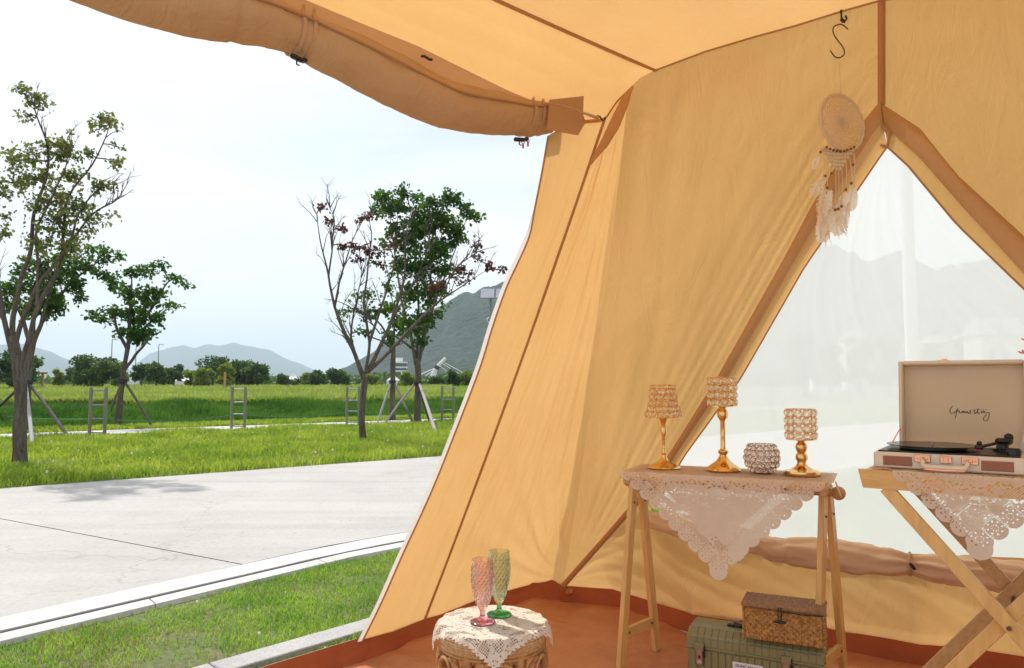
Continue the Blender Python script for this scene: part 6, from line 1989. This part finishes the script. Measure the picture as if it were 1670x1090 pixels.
# ---- pink flower in a small vase behind the lid
fp = pf(.462, .345, ZT1 + .004)
hd_ = P(1674, 578, fp.y); hd_ = Vector((hd_.x, fp.y, hd_.z))
vz = root('flower_vase', (hd_.x, fp.y, ZT1 + .004), 'small white vase holding pink blossoms behind the record player lid', 'vase')
mb = MB(); mb.lathe([(0, 0), (.022, 0), (.030, .02), (.032, .05), (.020, .085), (.016, .10), (.019, .11), (.016, .11), (.013, .10), (.0, .09)], (hd_.x, fp.y, ZT1 + .004), 28); mb.build('vase_body', 'white_paint', vz)
fo = root('flower', (hd_.x, fp.y, ZT1 + .1), 'pink blossoms peeping over the record player lid at the right edge', 'flower')
for (dx, dy, dz, s_) in ((0, 0, 0, 1), (.035, .01, -.02, .9), (.05, -.01, .02, 1.0), (.02, .02, .04, .8)):
    c = hd_ + Vector((dx, dy, dz))
    mb = MB(); mb.tube([Vector((hd_.x, fp.y, ZT1 + .09)), (Vector((hd_.x, fp.y, ZT1 + .09)) + c) / 2 + Vector((.01, 0, .02)), c], .0018, 5); mb.build('stem', 'bank_blade', fo)
    vs = []; fs = []
    for ring, (n_, rr0, tilt) in enumerate(((6, .022, .25), (5, .015, .7), (4, .009, 1.1))):
        for q in range(n_):
            a = q / n_ * 6.283 + ring * .6
            e = Vector((math.cos(a), math.sin(a), 0)); t_e = Vector((-e.y, e.x, 0)); upv = e * math.cos(tilt) + Vector((0, 0, math.sin(tilt)))
            k0 = len(vs)
            vs += [c, c + upv * rr0 * s_ * .6 + t_e * rr0 * .45 * s_, c + upv * rr0 * s_ * 1.05 + t_e * rr0 * .2 * s_ + Vector((0, 0, .003)), c + upv * rr0 * s_ * 1.05 - t_e * rr0 * .2 * s_ + Vector((0, 0, .003)), c + upv * rr0 * s_ * .6 - t_e * rr0 * .45 * s_]
            fs.append((k0, k0 + 1, k0 + 2, k0 + 3, k0 + 4))
    link_mesh('blossom', vs, fs, 'petal', fo)

# ---- screw hook, S hook and dream catcher under the eave
eh = GP(1372, 20, .012)
hk = MB(); hk.tube([eh + Vector((0, 0, .01)), eh + Vector((0, 0, -.02)), eh + Vector((.004, 0, -.028)), eh + Vector((.012, -.002, -.034)), eh + Vector((.018, -.002, -.026)), eh + Vector((.014, -.002, -.014))], .0035, 8)
hk.tube([eh + Vector((-.004, 0, -.026)), eh + Vector((.002, 0, -.036)), eh + Vector((.012, 0, -.038))], .003, 6)
hk.build('hook', 'black', tent)
Yh = eh.y - .01
sp_ = [(1383, 48), (1372, 40), (1360, 44), (1359, 54), (1366, 66), (1375, 78), (1377, 88), (1370, 94), (1362, 93), (1354, 83)]
mb = MB(); mb.tube(smooth_poly([P(u, v, Yh) for u, v in sp_], 5), .0024, 8)
tag(mb.build('s_hook', 'steel'), 'dark wire s-shaped hook hanging from the tent eave', 'hook')
dcx = P(1368, 95, Yh)
def D(u, v, dy=0.0):
    q = P(u, v, Yh); return Vector((q.x, Yh + dy, q.z))
dc = root('dream_catcher', D(1372, 150), 'cream dream catcher with beads and white feathers hanging by the window', 'dream catcher')
mb = MB(); mb.tube([D(1369, 94), D(1370, 125), D(1372, 153)], .0009, 5); mb.build('string', 'cord', dc)
cc = D(1373, 200)
k = Yh / FPX
rl = 47 * k
vx = Vector((.93, .37, 0)); vz_ = Vector((-.06, 0, 1)).normalized(); vn = vx.cross(vz_).normalized()
n_ = 64; vs = []; fs = []
mb = MB()
pts = [cc + vx * math.cos(2 * math.pi * q / n_) * rl + vz_ * math.sin(2 * math.pi * q / n_) * rl for q in range(n_ + 1)]
mb.tube(pts, [.0062 * (1 + .22 * math.sin(q * 1.9)) for q in range(n_ + 1)], 8); mb.build('hoop', 'cord', dc)
# crocheted web: rings of knots and spokes over a fine net
mb = MB()
for j in range(1, 13):
    r = rl * j / 13
    m_ = 64
    mb.tube([cc + (vx * math.cos(2 * math.pi * q / m_) + vz_ * math.sin(2 * math.pi * q / m_)) * r * (1 + .02 * math.sin(q * math.pi / 2)) + vn * .0015 * math.sin(q * 2.2 + j) for q in range(m_ + 1)], .0036, 5, cap=False)
for q in range(32):
    a = 2 * math.pi * q / 32
    mb.tube([cc, cc + (vx * math.cos(a) + vz_ * math.sin(a)) * rl], .0013, 4, cap=False)
wb = mb.build('web', 'web', dc); wb['kind'] = 'stuff'
# macrame triangle
for row in range(6):
    nkn = 12 - row * 2
    for q in range(nkn):
        x = (q - (nkn - 1) / 2) * 4.6
        c = D(1366 + x + row * .3, 246 + row * 6.0 + abs(x) * -.05)
        if row == 0 and q % 1 == 0:
            pass
        mbk = MB(); mbk.sphere(c, 3.3 * k, 7, 5, (1, .7, 1)); 
        if row == 0 and q == 0: knots = MB()
        knots.sphere(c, 3.1 * k, 7, 5, (1, .7, 1.1))
kn = knots.build('knots', 'cord', dc); kn['kind'] = 'stuff'
for q in range(9):
    u = 1347 + q * 5.6; v = 241 + 7 * math.sin(q / 8 * 3.14)
    mb = MB(); mb.sphere(D(u, v, -.006), .0048, 8, 6); mb.build('bead', 'bead', dc)
strands = [(1343, 238, 1336, 250), (1345, 250, 1343, 292), (1351, 256, 1350, 306), (1357, 262, 1358, 282), (1363, 268, 1363, 342), (1368, 275, 1369, 340), (1373, 270, 1374, 336), (1380, 262, 1379, 310), (1386, 256, 1387, 300), (1392, 244, 1393, 268), (1394, 250, 1392, 308), (1350, 250, 1345, 288)]
for (u0, v0, u1, v1) in strands:
    mb = MB(); dy = R.uniform(-.012, .012)
    mb.tube([D(u0, v0), D((u0 + u1) / 2 + 1, (v0 + v1) / 2, dy * .6), D(u1, v1, dy)], .0016, 5); mb.build('strand', 'cord', dc)
    mb = MB(); mb.sphere(D(u1, v1, dy), .0054, 8, 6); mb.build('bead', 'bead', dc)
def feather(u0, v0, u1, v1, w, ph):
    a = D(u0, v0, R.uniform(-.015, .015)); b = D(u1, v1, R.uniform(-.02, .02))
    d = b - a; L = d.length; d.normalize()
    s_ = d.cross(Vector((math.sin(ph), -math.cos(ph), 0))).normalized()
    nn = d.cross(s_)
    vs = []; fs = []
    n2 = 40
    def cen(t): return a + d * L * t + nn * L * .10 * math.sin(t * 2.6) + s_ * L * .05 * math.sin(t * 3 + ph)
    for sg in (-1, 1):
        for q in range(n2):
            t0 = q / n2; t1 = (q + 1.02) / n2
            pw = (math.sin(min(1, t0 * 1.15 + .05) * math.pi) ** .55) * w * k
            p0 = cen(t0); p1 = cen(min(1, t1))
            jit = R.uniform(.86, 1.06) if R.random() > .08 else .6
            tip = lambda p: p + s_ * sg * pw * jit + d * pw * .7 * jit + nn * R.uniform(-.25, .25) * pw
            k0 = len(vs)
            q0 = tip(p0); q1 = q0 + (p1 - p0) * R.uniform(.7, 1.1)
            vs += [p0, p1, q1, q0]; fs.append((k0, k0 + 1, k0 + 2, k0 + 3))
    o = link_mesh('feather', vs, fs, 'feather', dc, angle=180)
    mb = MB(); mb.tube([cen(q / 8) for q in range(9)], [.0010] * 8 + [.0003], 4); mb.build('quill', 'cord', o)
for args in [(1345, 290, 1322, 326, 11, .2), (1350, 302, 1346, 372, 13, .5), (1352, 310, 1338, 412, 10, -.4), (1360, 340, 1352, 404, 11, .3), (1366, 342, 1368, 392, 12, 0), (1374, 338, 1380, 388, 11, .6), (1388, 305, 1386, 352, 11, -.5), (1392, 270, 1395, 308, 7, .9),
             (1336, 252, 1331, 278, 6, -.2), (1358, 330, 1362, 398, 12, 1.0), (1380, 312, 1372, 374, 11, .1), (1348, 320, 1344, 392, 11, .8), (1384, 330, 1388, 384, 8, .4)]:
    feather(*args)

# ================================================================== THE AIR
mb = MB()
mb.box((0, 3900, 259), 18000, 9800, 522)
m, nt, out = new_mat('haze_air')
pv = nt.nodes.new('ShaderNodeVolumePrincipled')
pv.inputs['Color'].default_value = (0.70, 0.84, 1.0, 1)
pv.inputs['Density'].default_value = 0.00020
pv.inputs['Anisotropy'].default_value = 0.2
nt.links.new(pv.outputs['Volume'], out.inputs['Volume'])
M['haze'] = m
hz = mb.build('haze', 'haze', None, smooth=False)
hz.data.transform(Matrix.Translation((0, 0, -1.0)))
hz['kind'] = 'stuff'
